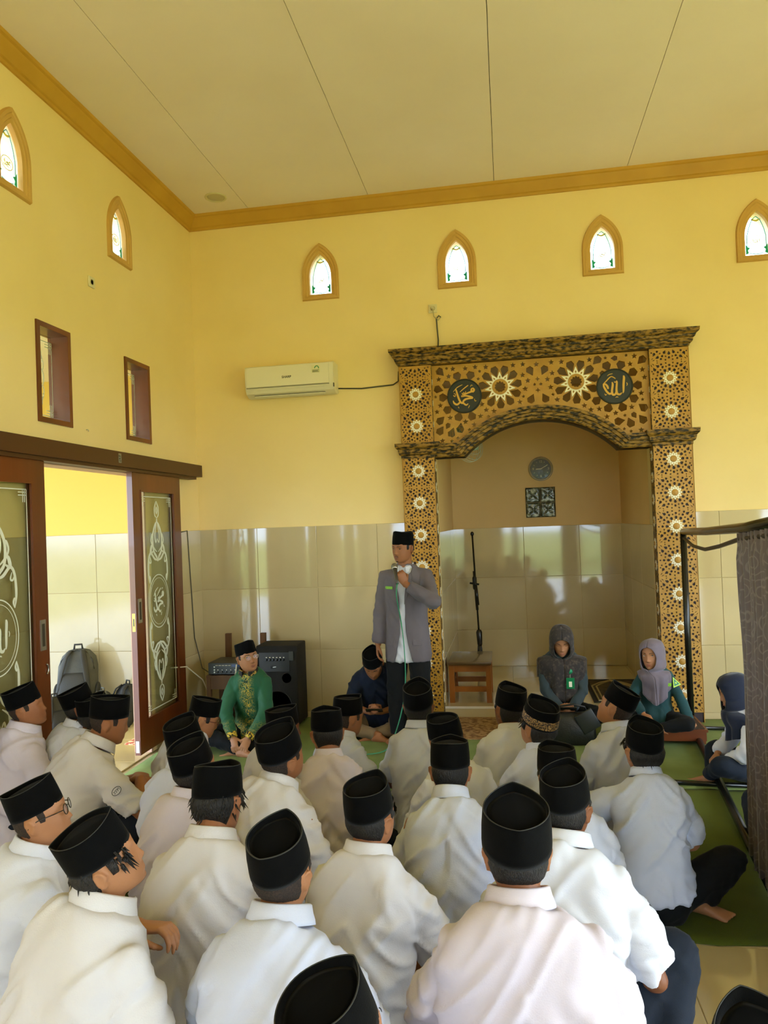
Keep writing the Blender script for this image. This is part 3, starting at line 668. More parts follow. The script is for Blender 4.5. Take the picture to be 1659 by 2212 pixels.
ring = plate_mesh('sunburst_ring', [[(.070*math.cos(2*PI*k/32), .070*math.sin(2*PI*k/32)) for k in range(32)], star(0, 0, .053, 11, .78)], .012, M_GOLD)
for c in CS:
    o = link('sunburst', big, mi); o.matrix_world = Matrix.Translation((c[0], 0, c[1])) @ XZ(PF+.038)
    r_ = link('sunburst_ring', ring, o); r_.location = (0, 0, .003)
M_MED = mat('dark_green_medallion', '#1c2119', .45); M_GOLDL = mat('bright_gold_letters', '#d6a43c', .4)
for c, L in zip(MD, (MUHAMMAD, ALLAH)):
    md = MB().lathe([(.155, 0), (.155, .012), (.150, .017), (.146, .017), (.142, .012), (.001, .012)], 40, Matrix.Translation((c[0], 0, c[1])) @ XZ(PF+.043)).build('medallion', M_MED, mi, auto=30)
    s_ = strokes_mesh([[(x*.142, y*.142, w*.142) for x, y, w in st] for st in L], .012, .017); s_.v = [tuple(Matrix.Translation((c[0], 0, c[1])) @ XZ(PF+.043) @ Vector(q)) for q in s_.v]
    s_.build('gold_calligraphy', M_GOLDL, md)
# ------------------------------------------------------------------ things on the walls
ac = thing('air_conditioner', 'white split air conditioner mounted high on the yellow wall', 'air conditioner', (-1.945, YB, 3.02))
W2 = .41
prof = [(0, .02), (.05, .0), (.11, .004), (.165, .03), (.185, .06), (.195, .12), (.198, .22), (.19, .275), (.17, .285), (0, .285)]
MB().rings([[(x, -d, z) for d, z in prof] for x in (-W2, W2)]).build('body', mat('ac_white', '#e2d8b6', .35), ac, auto=25)
for s in (-1, 1):
    MB().rings([[(s*(W2+e), -d*1.0, z) for d, z in prof] for e in (0, .012)]).build('end_cap', mat('ac_white', ''), ac, auto=25)
MB().rings([[(x, -d, z) for d, z in [(.197, .085), (.201, .088), (.203, .22), (.196, .274), (.192, .274)]] for x in (-W2+.004, W2-.03)]).build('front_panel', mat('ac_panel', '#e8dfc0', .22, coat=.3), ac, auto=30)
MB().box((-W2, -.2005, .078), (W2-.03, -.185, .084)).build('panel_seam', mat('grey_seam', '#8c8467', .5), ac)
MB().rings([[(x, -d, z) for d, z in [(.125, .009), (.128, .005), (.187, .060), (.184, .064)]] for x in (-W2+.06, W2-.08)]).build('air_flap', mat('ac_panel', ''), ac)
MB().box((-W2+.06, -.150, .015), (W2-.08, -.1455, .019)).build('flap_slot', mat('dark_recess', ''), ac)
t = text_mesh('SHARP', .030, mat('dark_print', ''), .0006, bold=True); o = link('brand_lettering', t, ac); o.matrix_local = Matrix.Translation((-.02, -.2025, .165)) @ XZ(0)
stk = MB().box((.22, -.204, .185), (.30, -.2025, .255)).build('energy_sticker', mat('pale_sticker', '#ded7a8', .5), ac)
a_ = MB(); a_.tube([(.27+.018*math.cos(a), -.2045, .228+.018*math.sin(a)) for a in np.linspace(-.4, PI+.2, 14)], .004, 6); a_.build('green_arc', mat('sticker_green', '#2f8f5a', .5), stk)
for k in range(3): MB().box((.228, -.2046, .19+.008*k), (.292-.012*(k % 2), -.204, .194+.008*k)).build('printed_line', mat('dark_print', ''), stk)
MB().box((W2+.006, -.19, .05), (W2+.0135, -.17, .085)).build('side_label', mat('dark_print', ''), ac)
M_CABLE = mat('grey_cable', '#4b4632', .5)
cb = MB().tube([(-1.52, YB-.012, 3.08), (-1.3, YB-.012, 3.065), (-1.1, YB-.012, 3.075), (-1.0, YB-.012, 3.08), (-.952, YB-.012, 3.11), (-.945, YB-.012, 3.20)], .0065, 8).build('cable', M_CABLE, smooth=True); tag(cb, 'thin dark cable running from the air conditioner to the arch', 'cable')
def socket(loc, M, label, plug=False):
    s = thing('wall_socket', label, 'socket', loc); 
    MB().rbox((-.04, -.04, 0), (.04, .04, .012), .005, M).build('face_plate', mat('beige_plate', '#dccfa3', .4), s, auto=30)
    MB().lathe([(.022, .012), (.022, .0135), (.017, .0135), (.016, .008), (.001, .008)], 20, M).build('socket_well', mat('grey_well', '#a79a72', .5), s, auto=30)
    for k in (-1, 1): MB().lathe([(.003, .008), (.003, .0095), (.0005, .0095)], 8, M @ Matrix.Translation((k*.009, 0, 0))).build('contact_hole', M_BLACK, s)
    return s
socket((-.607, YB, 3.757), XZ(0), 'wall socket above the arch with a plugged cable')
pg = thing('power_plug', 'pale plug with a looping cable in the socket above the arch', 'plug', (-.607, YB-.012, 3.757))
MB().lathe([(.017, 0), (.017, .02), (.012, .034), (.001, .036)], 16, XZ(0)).build('plug_body', mat('grey_plug', '#c9bd96', .5), pg, auto=30)
MB().tube([(0, -.03, 0), (.005, -.03, -.03), (.012, -.02, -.08), (.05, -.012, -.115), (.072, -.012, -.09), (.055, -.012, -.075), (.035, -.012, -.10)], .005, 8).build('cord', mat('pale_cord', '#b5a778', .5), pg, smooth=True)
MB().tube([(.072, -.013, -.09), (.055, -.013, -.074), (.032, -.013, -.10), (.036, -.013, -.2), (.042, -.013, -.30), (.035, -.013, -.385)], .0065, 8).build('dark_cord', M_CABLE, pg, smooth=True)
socket(Vector((XL, 5.05, 3.648)), YZ(0), 'empty wall socket high on the left wall')
dl = thing('downlight', 'round recessed downlight in the ceiling near the corner', 'light', (-2.512, 6.459, ZC))
MB().lathe([(.10, 0), (.10, -.006), (.092, -.010), (.078, -.006), (.076, .0)], 28).build('trim_ring', mat('downlight_ring', '#cfc39b', .4), dl, auto=30)
MB().lathe([(.076, .0), (.074, -.004), (.001, -.005)], 28).build('lens', mat('frosted_lens', '#bdb28f', .3), dl, auto=30)
nk = thing('wall_hook', 'tiny hook screwed in the left wall above the doors', 'hook', (XL, 4.93, 2.55)); MB().tube([(0, 0, 0), (.012, 0, 0), (.016, .004, -.006), (.013, .008, -.012)], .003, 6).build('hook', M_STEEL, nk)
# thin cable down the corner
for pts, r_, nm, lb in [([(XL+.012, 6.42, 1.79), (XL+.012, 6.55, 1.80), (XL+.012, 6.56, 1.7), (XL+.014, 6.60, 1.2), (XL+.014, 6.63, .8), (XL+.05, 6.7, .5), (XL+.25, 6.6, .42)], .005, 'cable', 'thin brown cable hanging down the tiles by the corner'),
                    ([(XL+.02, 6.1, .62), (XL+.1, 6.25, .60), (XL+.17, 6.42, .45), (XL+.22, 6.5, .25), (XL+.25, 6.4, .03)], .006, 'cable', 'white cable drooping from behind the sliding door')]:
    c = MB().tube([Vector(p) for p in pts], r_, 8).build(nm, M_CABLE if 'brown' in lb else mat('white_cord', '#d8d0b8', .5), smooth=True); tag(c, lb, 'cable')
# niche furnishings
ck = thing('wall_clock', 'round silver rimmed wall clock with dark dial in the niche', 'clock', (.39, NY, 2.353))
MB().lathe([(.136, 0), (.138, .02), (.134, .03), (.122, .034), (.115, .028), (.115, .018)], 40, XZ(0), False).build('rim', mat('silver_rim', '#b5ae96', .3, metal=.5), ck, auto=30)
MB().lathe([(.116, .0), (.116, .020), (.001, .020)], 40, XZ(0)).build('dial', mat('brown_dial', '#2a1f14', .35), ck, auto=30)
M_DIAL = mat('dial_print', '#b9a987', .5)
for tx, x, z in (('12', 0, .083), ('9', -.085, 0), ('6', 0, -.083), ('3', .085, 0)):
    o = link('numeral', text_mesh(tx, .036, M_DIAL, .0004, bold=True), ck); o.matrix_local = Matrix.Translation((x, -.0212, z)) @ XZ(0)
for k in range(12):
    if k % 3:
        a = PI*k/6; MB().box((-.003, .078, 0), (.003, .092, .001), XZ(-.0205) @ Matrix.Rotation(-a, 4, 'Z')).build('hour_mark', M_DIAL, ck)
for nm, ang, L, w in (('hour_hand', 92, .055, .005), ('minute_hand', -62, .085, .0035)):
    MB().box((-w, -.012, 0), (w, L, .0015), XZ(-.023) @ Matrix.Rotation(math.radians(ang), 4, 'Z')).build(nm, mat('pale_hand', '#d8cdb0', .4), ck)
MB().lathe([(.117, .027), (.001, .028)], 40, XZ(0)).build('cover_glass', glass_mat('clock_glass', (.95, .95, .92), .012), ck)
gb = empty('window_10', (.3725, NY+.03, 1.9725)); struct(gb, 'two by two glass block window in the niche below the clock', 'window')
M_GB = mat('green_glass_block', '#39402a', .08, '#b8bda0', 22, detail=2, mix=(.50, .72), spec=.8, bump=.9, bscale=26)
for sx in (-1, 1):
    for sz in (-1, 1):
        c = Vector((sx*.083, -.02, sz*.086)); b_ = MB().rbox((-.078, -.081, -.04), (.078, .081, .012), .012, Matrix.Translation(c) @ XZ(0)).build('glass_block', M_GB, gb, auto=40)
        for k in range(4):
            a = PI/4+PI/2*k; MB().ell((0, 0, .010), (.034, .014, .010), 10, 5, Matrix.Translation(c) @ XZ(0) @ Matrix.Rotation(a, 4, 'Z') @ Matrix.Translation((.036, 0, 0))).build('moulded_petal', M_GB, b_, smooth=True)
MB().box((-.168, .0, -.173), (.168, .06, .173)).build('mortar', M_GROUT, gb)
fn = thing('wall_fan', 'round wall fan in the top left of the niche', 'fan', (NX0, 7.42, 2.62)); Mf = Matrix.Translation((.26, -.05, -.06)) @ Matrix.Rotation(.9, 4, 'Z') @ Matrix.Rotation(1.25, 4, 'X')
for rr, zz in ((.20, 0), (.195, .03), (.15, .055), (.10, .065), (.05, .07), (.195, -.03), (.12, -.06)):
    MB().tube([Mf @ Vector((rr*math.cos(a), rr*math.sin(a), zz)) for a in np.linspace(0, 2*PI, 33)[:-1]], .0032, 5, closed=True).build('cage_ring', mat('pale_fan_wire', '#b9b79a', .4), fn, smooth=True)
for k in range(20):
    a = 2*PI*k/20; MB().tube([Mf @ Vector((rr*math.cos(a), rr*math.sin(a), zz)) for rr, zz in ((.03, .07), (.12, .06), (.2, 0), (.12, -.06), (.03, -.07))], .002, 5).build('cage_wire', mat('pale_fan_wire', ''), fn, smooth=True)
for k in range(3):
    MB().prism([(.02, -.02), (.10, -.075), (.175, -.06), (.185, .0), (.12, .045), (.02, .02)], -.004, .004, Mf @ Matrix.Rotation(2*PI*k/3, 4, 'Z') @ Matrix.Rotation(.35, 4, 'X')).build('fan_blade', mat('green_blade', '#7fa58a', .3), fn)
MB().lathe([(.045, -.15), (.055, -.1), (.055, -.05), (.02, .0), (.03, .075), (.001, .08)], 18, Mf).build('motor_housing', M_WHITEP, fn, auto=40)
MB().tube([(0, 0, -.1), (.08, -.0, -.08), (.16, -.03, -.02), Mf @ Vector((0, 0, -.12))], .018, 10).build('bracket_arm', M_WHITEP, fn, smooth=True)
# stool
sp_ = onz(985, 1490, .11); sx_, sy2 = -.405, 7.22
so = thing('stool', 'low varnished wooden stool standing inside the niche', 'stool', (sx_, sy2, .11))
M_ORW = mat('orange_varnished_wood', '#9a5a1e', .3, '#7d4512', 5, stretch=(1, 1, .15), coat=.3)
MB().rbox((-.20, -.29, .355), (.20, .29, .385), .008).build('seat', mat('dark_seat_board', '#5d4425', .25, '#4a351b', 4, coat=.4), so, auto=30)
for x in (-.17, .17):
    for y in (-.22, .22): MB().box((x-.024, y-.024, 0), (x+.024, y+.024, .355)).build('leg', M_ORW, so)
for y in (-.22, .22):
    MB().box((-.146, y-.012, .285), (.146, y+.012, .355)).build('apron', M_ORW, so); MB().box((-.146, y-.012, .10), (.146, y+.012, .15)).build('stretcher', M_ORW, so)
for x in (-.17, .17): MB().box((x-.012, -.196, .285), (x+.012, .196, .355)).build('apron', M_ORW, so); MB().box((x-.012, -.196, .14), (x+.012, .196, .19)).build('stretcher', M_ORW, so)
# microphone stand leaning by the niche corner
ms = thing('microphone_stand', 'folded black microphone stand leaning in the niche corner', 'stand', (-.40, 8.50, .11)); ms.scale = (.94,)*3
MB().tube([(.035, -.06, .28), (-.01, .06, 1.62)], .011, 10).build('pole', M_BLACK, ms, smooth=True)
MB().tube([(.02, -.02, .72), (-.004, .04, 1.18)], .017, 10).build('outer_tube', M_BLACK, ms, smooth=True)
MB().ell((-.01, .06, 1.63), (.022, .022, .028), 12, 8).build('clip_mount', M_BLACK, ms, smooth=True)
MB().cap((-.002, .03, 1.10), (.0, .03, .98), .026, .026, 12).build('clutch', M_BLACK, ms, smooth=True)
MB().tube([(-.06, .03, 1.04), (.05, .03, 1.02)], .012, 8).build('clamp_knob', M_BLACK, ms, smooth=True)
MB().tube([(.012, -.02, 1.02), (.03, -.03, .78)], .018, 8).build('boom_counterweight', M_BLACK, ms, smooth=True)
MB().cap((.032, -.05, .46), (.036, -.06, .32), .036, .03, 12).build('leg_hub', M_BLACK, ms, smooth=True)
for k in range(3):
    a = 2.1*k+.6; MB().tube([(.034, -.055, .42), (.034+.05*math.cos(a), -.06+.05*math.sin(a), .012)], [.012, .010], 8).build('leg', M_BLACK, ms, smooth=True)
# ------------------------------------------------------------------ rugs, platform
def rug(name, x0, y0, x1, y1, z, mt, border, label, rz=0):
    o = thing(name, label, 'rug', ((x0+x1)/2, (y0+y1)/2, z), rz); w, h = (x1-x0)/2, (y1-y0)/2
    MB().box((-w, -h, 0), (w, h, .006)).build('field', mt, o)
    for a, b in (((-w, -h, .006), (w, -h+.04, .0075)), ((-w, h-.04, .006), (w, h, .0075)), ((-w, -h+.04, .006), (-w+.04, h-.04, .0075)), ((w-.04, -h+.04, .006), (w, h-.04, .0075))):
        MB().box(a, b).build('border_band', border, o)
    return o
M_PERS = mat('floral_beige_rug', '#b08f63', .95, '#7d5a3a', 24, detail=6, mix=(.42, .58), bump=.3, bscale=300)
rug('prayer_rug', -.62, 6.14, .60, 6.82, .014, M_PERS, mat('rug_border', '#a9875a', .95, '#8a6842', 60), 'beige floral prayer rug on the carpet before the niche step')
rg = rug('prayer_rug', .70, 6.98, 1.20, 7.95, .111, mat('dark_rug_field', '#3a3324', .95, '#5b4d35', 14), mat('dark_rug_border', '#1e1a12', .95), 'dark framed prayer rug lying on the niche floor between the women')
for k, (a, b) in enumerate([(.05, .06), (.09, .10)]):
    w, h = .25-a, .485-a
    MB().tube([(-w, -h, .0075), (-w, h*.4, .0075), (-w*.6, h*.7, .0075), (0, h, .0075), (w*.6, h*.7, .0075), (w, h*.4, .0075), (w, -h, .0075)], .009, 6, closed=True).build('arch_motif', mat('cream_rug_line', '#a3926a', .95), rg)
pf = thing('wooden_platform', 'low reddish wooden platform with a brown mat beside the right pillar', 'platform', (1.15, 6.32, .012))
M_RED = mat('red_brown_board', '#7a3c16', .35, '#5e2b0e', 5, stretch=(.2, 1, 1), coat=.3)
MB().box((-.28, -.26, .03), (.28, -.235, .10)).build('front_board', M_RED, pf); MB().box((-.28, .235, .03), (.28, .26, .10)).build('rear_board', M_RED, pf)
for x in (-.28, .255): MB().box((x, -.235, .0), (x+.025, .235, .10)).build('side_board', M_RED, pf)
for k in range(4): MB().box((-.29, -.27+.136*k, .10), (.29, -.27+.136*k+.13, .12)).build('top_plank', M_RED, pf)
MB().box((-.27, -.25, .12), (.27, .25, .126)).build('mat', mat('brown_mat', '#3a2a20', .95, '#54402f', 40), pf)
# ------------------------------------------------------------------ public address gear by the corner
M_TBL = mat('raw_brown_wood', '#6b4b2c', .6, '#523820', 6, stretch=(1, 1, .2))
tb = thing('small_table', 'small worn wooden table carrying the amplifier', 'table', (-2.53, 6.52, .014))
MB().box((-.19, -.16, .46), (.19, .16, .485)).build('table_top', M_TBL, tb)
for x in (-.17, .17):
    for y in (-.14, .14): MB().box((x-.018, y-.018, 0), (x+.018, y+.018, .46)).build('leg', M_TBL, tb)
for y in (-.14, .14): MB().box((-.152, y-.01, .36), (.152, y+.01, .46)).build('apron', M_TBL, tb); MB().box((-.152, y-.01, .20), (.152, y+.01, .245)).build('rail', M_TBL, tb)
am = thing('amplifier', 'grey rack amplifier with blue panel and knobs on the small table', 'amplifier', (-2.50, 6.52, .499))
MB().rbox((-.20, -.15, .008), (.20, .15, .11), .004).build('case', mat('amp_case', '#3b3a33', .5), am, auto=30)
pn = MB().box((-.198, -.155, .012), (.198, -.15, .106)).build('front_panel', mat('amp_panel', '#2f3432', .4), am)
MB().box((.02, -.157, .075), (.14, -.155, .098)).build('blue_display', mat('blue_strip', '#26406a', .3), pn)
for k in range(7): MB().lathe([(.009, 0), (.008, .012), (.001, .013)], 12, Matrix.Translation((-.11+.04*k, -.155, .03)) @ XZ(0)).build('knob', M_BLACK, pn, auto=40); MB().box((-.112+.04*k, -.1575, .045), (-.105+.04*k, -.155, .052)).build('white_mark', M_WHITEP, pn)
for x, z in ((-.14, .075), (-.14, .05), (-.14, .028)): MB().lathe([(.007, 0), (.006, .006), (.001, .006)], 10, Matrix.Translation((x, -.155, z)) @ XZ(0)).build('input_jack', M_STEEL, pn)
for k in range(5): MB().box((-.13+.03*k, -.1575, .086), (-.108+.03*k, -.155, .090)).build('printed_text', M_WHITEP, pn)
for x in (-.17, .17):
    for y in (-.12, .12): MB().lathe([(.012, 0), (.012, .008)], 10, Matrix.Translation((x, y, 0))).build('foot', M_BLACK, am)
ea = thing('wooden_stand', 'rough wooden stand with two tall posts behind the amplifier', 'stand', (-2.33, 6.70, .014))
for x, z1 in ((-.30, .81), (.04, .81)):
    MB().rings([[(x-.025+dx, -.02, z), (x+.025+dx, -.02, z), (x+.025+dx, .02, z), (x-.025+dx, .02, z)] for z, dx in ((0, 0), (.4, .004), (.6, -.004), (z1, 0))]).build('post', mat('rough_plank', '#6e4a26', .75, '#513418', 8, stretch=(1, 1, .15)), ea)
MB().box((-.275, -.015, .30), (.015, .015, .34)).build('cross_bar', M_TBL, ea); MB().box((-.275, -.015, .08), (.015, .015, .12)).build('cross_bar', M_TBL, ea)
lsx = thing('loudspeaker', 'tall black active loudspeaker with control panel behind the man in green', 'loudspeaker', (-2.09, 6.60, .014))
M_SPK = mat('black_speaker_carpet', '#14120f', .85, bump=.3, bscale=200)
MB().rbox((-.19, -.15, .02), (.19, .15, .73), .012).build('cabinet', M_SPK, lsx, auto=30)
cp_ = MB().box((-.16, -.158, .50), (.12, -.15, .67)).build('control_panel', mat('speaker_panel', '#23231f', .4), lsx)
for k in range(6): MB().lathe([(.010, 0), (.009, .012), (.001, .013)], 12, Matrix.Translation((-.09+.032*k, -.158, .605)) @ XZ(0)).build('knob', M_BLACK, cp_, auto=40); MB().box((-.096+.032*k, -.160, .623), (-.084+.032*k, -.158, .630)).build('white_mark', M_WHITEP, cp_)
MB().lathe([(.014, 0), (.014, .006), (.001, .006)], 14, Matrix.Translation((-.04, -.158, .54)) @ XZ(0)).build('socket', M_BLACK, cp_); MB().tube([(-.03, -.165, .54), (0, -.17, .545)], .003, 6).build('toggle', M_STEEL, cp_)
MB().lathe([(.045, 0), (.043, .004), (.036, -.02), (.001, -.03)], 24, Matrix.Translation((.09, -.150, .44)) @ XZ(0)).build('bass_port', mat('port_black', '#050505', .6), lsx, auto=40)
MB().rings([[(x, y, z) for x, z in [(.12, .60), (.16, .60), (.16, .68), (.12, .68)]] for y in (-.165, -.15)]).build('corner_latch', mat('dark_steel', '#4a4a44', .4, metal=.6), lsx)
MB().lathe([(.13, 0), (.125, .006), (.10, -.03), (.03, -.04), (.001, -.03)], 28, Matrix.Translation((0, -.150, .20)) @ XZ(0)).build('woofer', mat('port_black', ''), lsx, auto=40)
for x in (-.15, .15):
    for y in (-.11, .11): MB().lathe([(.018, 0), (.018, .022)], 10, Matrix.Translation((x, y, 0))).build('foot', M_BLACK, lsx)
cd = MB().tube([(-2.42, 6.33, .60), (-2.43, 6.345, .565), (-2.44, 6.32, .45), (-2.40, 6.28, .25), (-2.36, 6.22, .05), (-2.30, 6.15, .025), (-2.22, 6.12, .022)], .006, 8).build('cable', mat('white_cord', ''), smooth=True); tag(cd, 'white cable hanging in front of the amplifier', 'cable')
# ------------------------------------------------------------------ curtain partition on a black pipe frame
pt = thing('curtain_partition', 'black pipe frame partition with grey patterned curtain at the right edge', 'partition', (1.42, 6.50, .012))
O = Vector((1.42, 6.50, .012)); A = Vector((0, 0, 0)); B = Vector((1.02, 2.6, .012))-O; B.z = 0; dirp = B.normalized(); side = Vector((dirp.y, -dirp.x, 0))
MB().tube([A+Vector((0, 0, .03)), Vector((0, 0, 1.615))], .026, 12).build('post', M_BLACK, pt, smooth=True)
MB().tube([B+Vector((0, 0, .03)), B+Vector((0, 0, 1.765))], .026, 12).build('post', M_BLACK, pt, smooth=True)
MB().tube([Vector((0, 0, 1.625)), B*.33+Vector((0, 0, 1.655)), B*.66+Vector((0, 0, 1.70)), B+Vector((0, 0, 1.775))], .027, 12).build('top_rail', M_BLACK, pt, smooth=True)
MB().tube([A+Vector((0, 0, .03)), B+Vector((0, 0, .03))], .026, 12).build('base_rail', M_BLACK, pt, smooth=True)
for q in (0, .345, 1): MB().tube([B*q-side*.28+Vector((0, 0, .016)), B*q+side*.30+Vector((0, 0, .016))], .016, 10).build('foot_bar', M_BLACK, pt, smooth=True)
MB().tube([Vector((.0, -.01, 1.575)), B*.15+Vector((0, 0, 1.53)), B*.30+Vector((0, 0, 1.53)), B*.45+Vector((0, 0, 1.575)), B*.62+Vector((0, 0, 1.64)), B+Vector((0, 0, 1.72))], .013, 8).build('curtain_rod', mat('dark_brown_rod', '#2c2118', .4), pt, smooth=True)
M_CURT = mat('grey_mauve_curtain', '#6b615f', .7, '#574e4d', 7, sheen=.3)
nt = M_CURT.node_tree; pr = nt.nodes['Principled BSDF']; tc = nt.nodes.new('ShaderNodeTexCoord'); vo = nt.nodes.new('ShaderNodeTexVoronoi'); vo.feature = 'F1'; vo.inputs['Scale'].default_value = 9
ma = nt.nodes.new('ShaderNodeMath'); ma.operation = 'SINE'; mu = nt.nodes.new('ShaderNodeMath'); mu.operation = 'MULTIPLY'; mu.inputs[1].default_value = 26
rp = nt.nodes.new('ShaderNodeValToRGB'); rp.color_ramp.elements[0].position = .72; rp.color_ramp.elements[1].position = .9; rp.color_ramp.elements[0].color = lin('#665c5b')+(1,); rp.color_ramp.elements[1].color = lin('#7d7472')+(1,)
nt.links.new(tc.outputs['Object'], vo.inputs['Vector']); nt.links.new(vo.outputs['Distance'], mu.inputs[0]); nt.links.new(mu.outputs[0], ma.inputs[0]); nt.links.new(ma.outputs[0], rp.inputs['Fac']); nt.links.new(rp.outputs['Color'], pr.inputs['Base Color'])
c0 = B*.625; c1 = B*1.0
def gath(u, v): return u*(1-.0) + (1-u)*(.055*(v-.55)*-2 if v > .55 else .05*(v-.55)*-.6)
vs = []; fs = []; n, m = 200, 26; L = (c1-c0).length
for j in range(m+1):
    v = j/m
    for i in range(n+1):
        u = i/n; pos = c0+(c1-c0)*u; q = (pos.length)/B.length
        ztop = 1.655+.10*(q-.585)/.415; z = .04 + (ztop-.04)*v
        shift = -(.05*max(0, v-.58)/.42)*(1-u)**2*1.0 + .0
        amp = .020+.012*(1-v)
        ph = 2*PI*17*u+1.3*math.sin(7*u)
        off = amp*math.sin(ph)+.3*amp*math.sin(2.3*ph+2*v)+.01*noise.noise(Vector((u*9, v*3, 1)))
        hh = v > .985
        p = pos + dirp*(shift*1.6) + side*off*(.6 if v > .96 else 1) + Vector((0, 0, z))
        vs.append(p)
W_ = n+1
for j in range(m):
    for i in range(n): a = j*W_+i; fs.append((a, a+1, a+W_+1, a+W_))
cu_ = MB().add(vs, fs).build('curtain', M_CURT, pt, smooth=True); md = cu_.modifiers.new('thickness', 'SOLIDIFY'); md.thickness = .003
# ------------------------------------------------------------------ bags
def backpack(loc, rz, tilt, s, main, trim, label, group=None):
    b = thing('backpack', label, 'backpack', loc, rz, group)
    M = Matrix.Rotation(tilt, 4, 'X') @ Matrix.Scale(s, 4)
    def rr(w, d, z, k=2.6, y0=0, n=28):
        return [(w*math.copysign(abs(math.cos(2*PI*i/n))**(2/k), math.cos(2*PI*i/n)), y0+d*math.copysign(abs(math.sin(2*PI*i/n))**(2/k), math.sin(2*PI*i/n)), z) for i in range(n)]
    mb = MB().rings([rr(.10, .05, .0), rr(.155, .085, .015), rr(.17, .10, .08), rr(.168, .105, .22), rr(.16, .095, .34), rr(.135, .08, .42), rr(.085, .055, .47), rr(.03, .03, .485)], M)
    mb.v = [tuple(Vector(v)+Vector((0, 0, 0))+.008*s*noise.noise_vector(Vector(v)*9)) for v in mb.v]
    mb.build('main_compartment', main, b, smooth=True)
    MB().rings([rr(.10, .02, .03, y0=-.095), rr(.125, .045, .05, y0=-.10), rr(.128, .05, .16, y0=-.10), rr(.12, .045, .24, y0=-.095), rr(.09, .02, .27, y0=-.09)], M).build('front_pocket', trim, b, smooth=True)
    for sx in (-1, 1):
        MB().tube([(sx*.05, -.07, .46), (sx*.075, -.115, .40), (sx*.10, -.125, .28), (sx*.125, -.12, .14), (sx*.15, -.09, .05)], [.022, .026, .026, .02, .012], 10, M, flat=.35).build('shoulder_strap', trim, b, smooth=True)
        MB().ell((sx*.172, 0, .11), (.022, .06, .085), 10, 8, M).build('side_pocket', trim, b, smooth=True)
    MB().tube([(-.035, -.03, .475), (-.03, -.04, .515), (.03, -.04, .515), (.035, -.03, .475)], .009, 8, M).build('carry_handle', trim, b, smooth=True)
    MB().tube([(-.145, -.05, .30), (-.13, -.06, .38), (-.08, -.06, .445), (0, -.06, .468), (.08, -.06, .445), (.13, -.06, .38), (.145, -.05, .30)], .005, 6, M).build('zip', M_BLACK, b, smooth=True)
    return b
M_BGG = mat('slate_grey_nylon', '#4a4b48', .75, '#3d3e3c', 8, bump=.2, bscale=120); M_BGD = mat('charcoal_nylon', '#2b2b2a', .75, bump=.2, bscale=120); M_BGB = mat('black_nylon', '#161617', .7, bump=.2, bscale=120); M_BGL = mat('camo_grey_nylon', '#76766c', .8, '#2f2f2b', 12, mix=(.45, .55))
backpack((ony(165, 1500, 6.58).x, 6.58, .17), .25, -.25, 1.12, M_BGG, M_BGD, 'large slate grey backpack propped up outside the open door')
backpack((ony(205, 1500, 6.45).x, 6.42, 0), -.5, -.35, .72, M_BGL, M_BGG, 'grey camouflage backpack right behind the large grey one')
backpack((ony(254, 1500, 6.5).x, 6.50, 0), -.5, -.35, .82, M_BGB, M_BGB, 'black backpack leaning on the corridor wall nearest the right door')
backpack((ony(130, 1530, 6.25).x, 6.25, 0), .9, -.5, .72, M_BGD, M_BGB, 'charcoal backpack lying below the large grey backpack')
rm = MB().box((-3.3, 5.95, 0), (-2.97, 6.35, .008)).build('door_mat', mat('red_check_mat', '#b5493c', .9, '#d8c8a8', 24, mix=(.47, .53))); tag(rm, 'small red and cream mat on the floor outside the open door', 'mat')
hb = thing('handbag', 'black leather handbag with flap standing before the woman in the dark hijab', 'bag', onz(1240, 1606, .014), .1)
M_LEA = mat('black_leather', '#1b1c19', .42, bump=.25, bscale=90)
MB().rings([[(x*w, y*d, z) for x, y in [(-1, -.7), (-.8, -1), (.8, -1), (1, -.7), (1, .7), (.8, 1), (-.8, 1), (-1, .7)]] for w, d, z in ((.155, .05, 0), (.17, .065, .02), (.165, .06, .12), (.15, .045, .20), (.14, .02, .245))]).build('bag_body', M_LEA, hb, smooth=True)
MB().rbox((-.075, -.012, -.085), (.075, .012, .075), .008, Matrix.Translation((.10, -.055, .19)) @ Matrix.Rotation(-.5, 4, 'Y')).build('pouch', mat('dark_leather', '#262823', .4), hb, auto=40)
MB().tube([(-.12, 0, .24), (-.10, -.02, .30), (0, -.03, .315), (.09, -.02, .29), (.11, 0, .24)], .008, 8).build('bag_handle', M_LEA, hb, smooth=True)
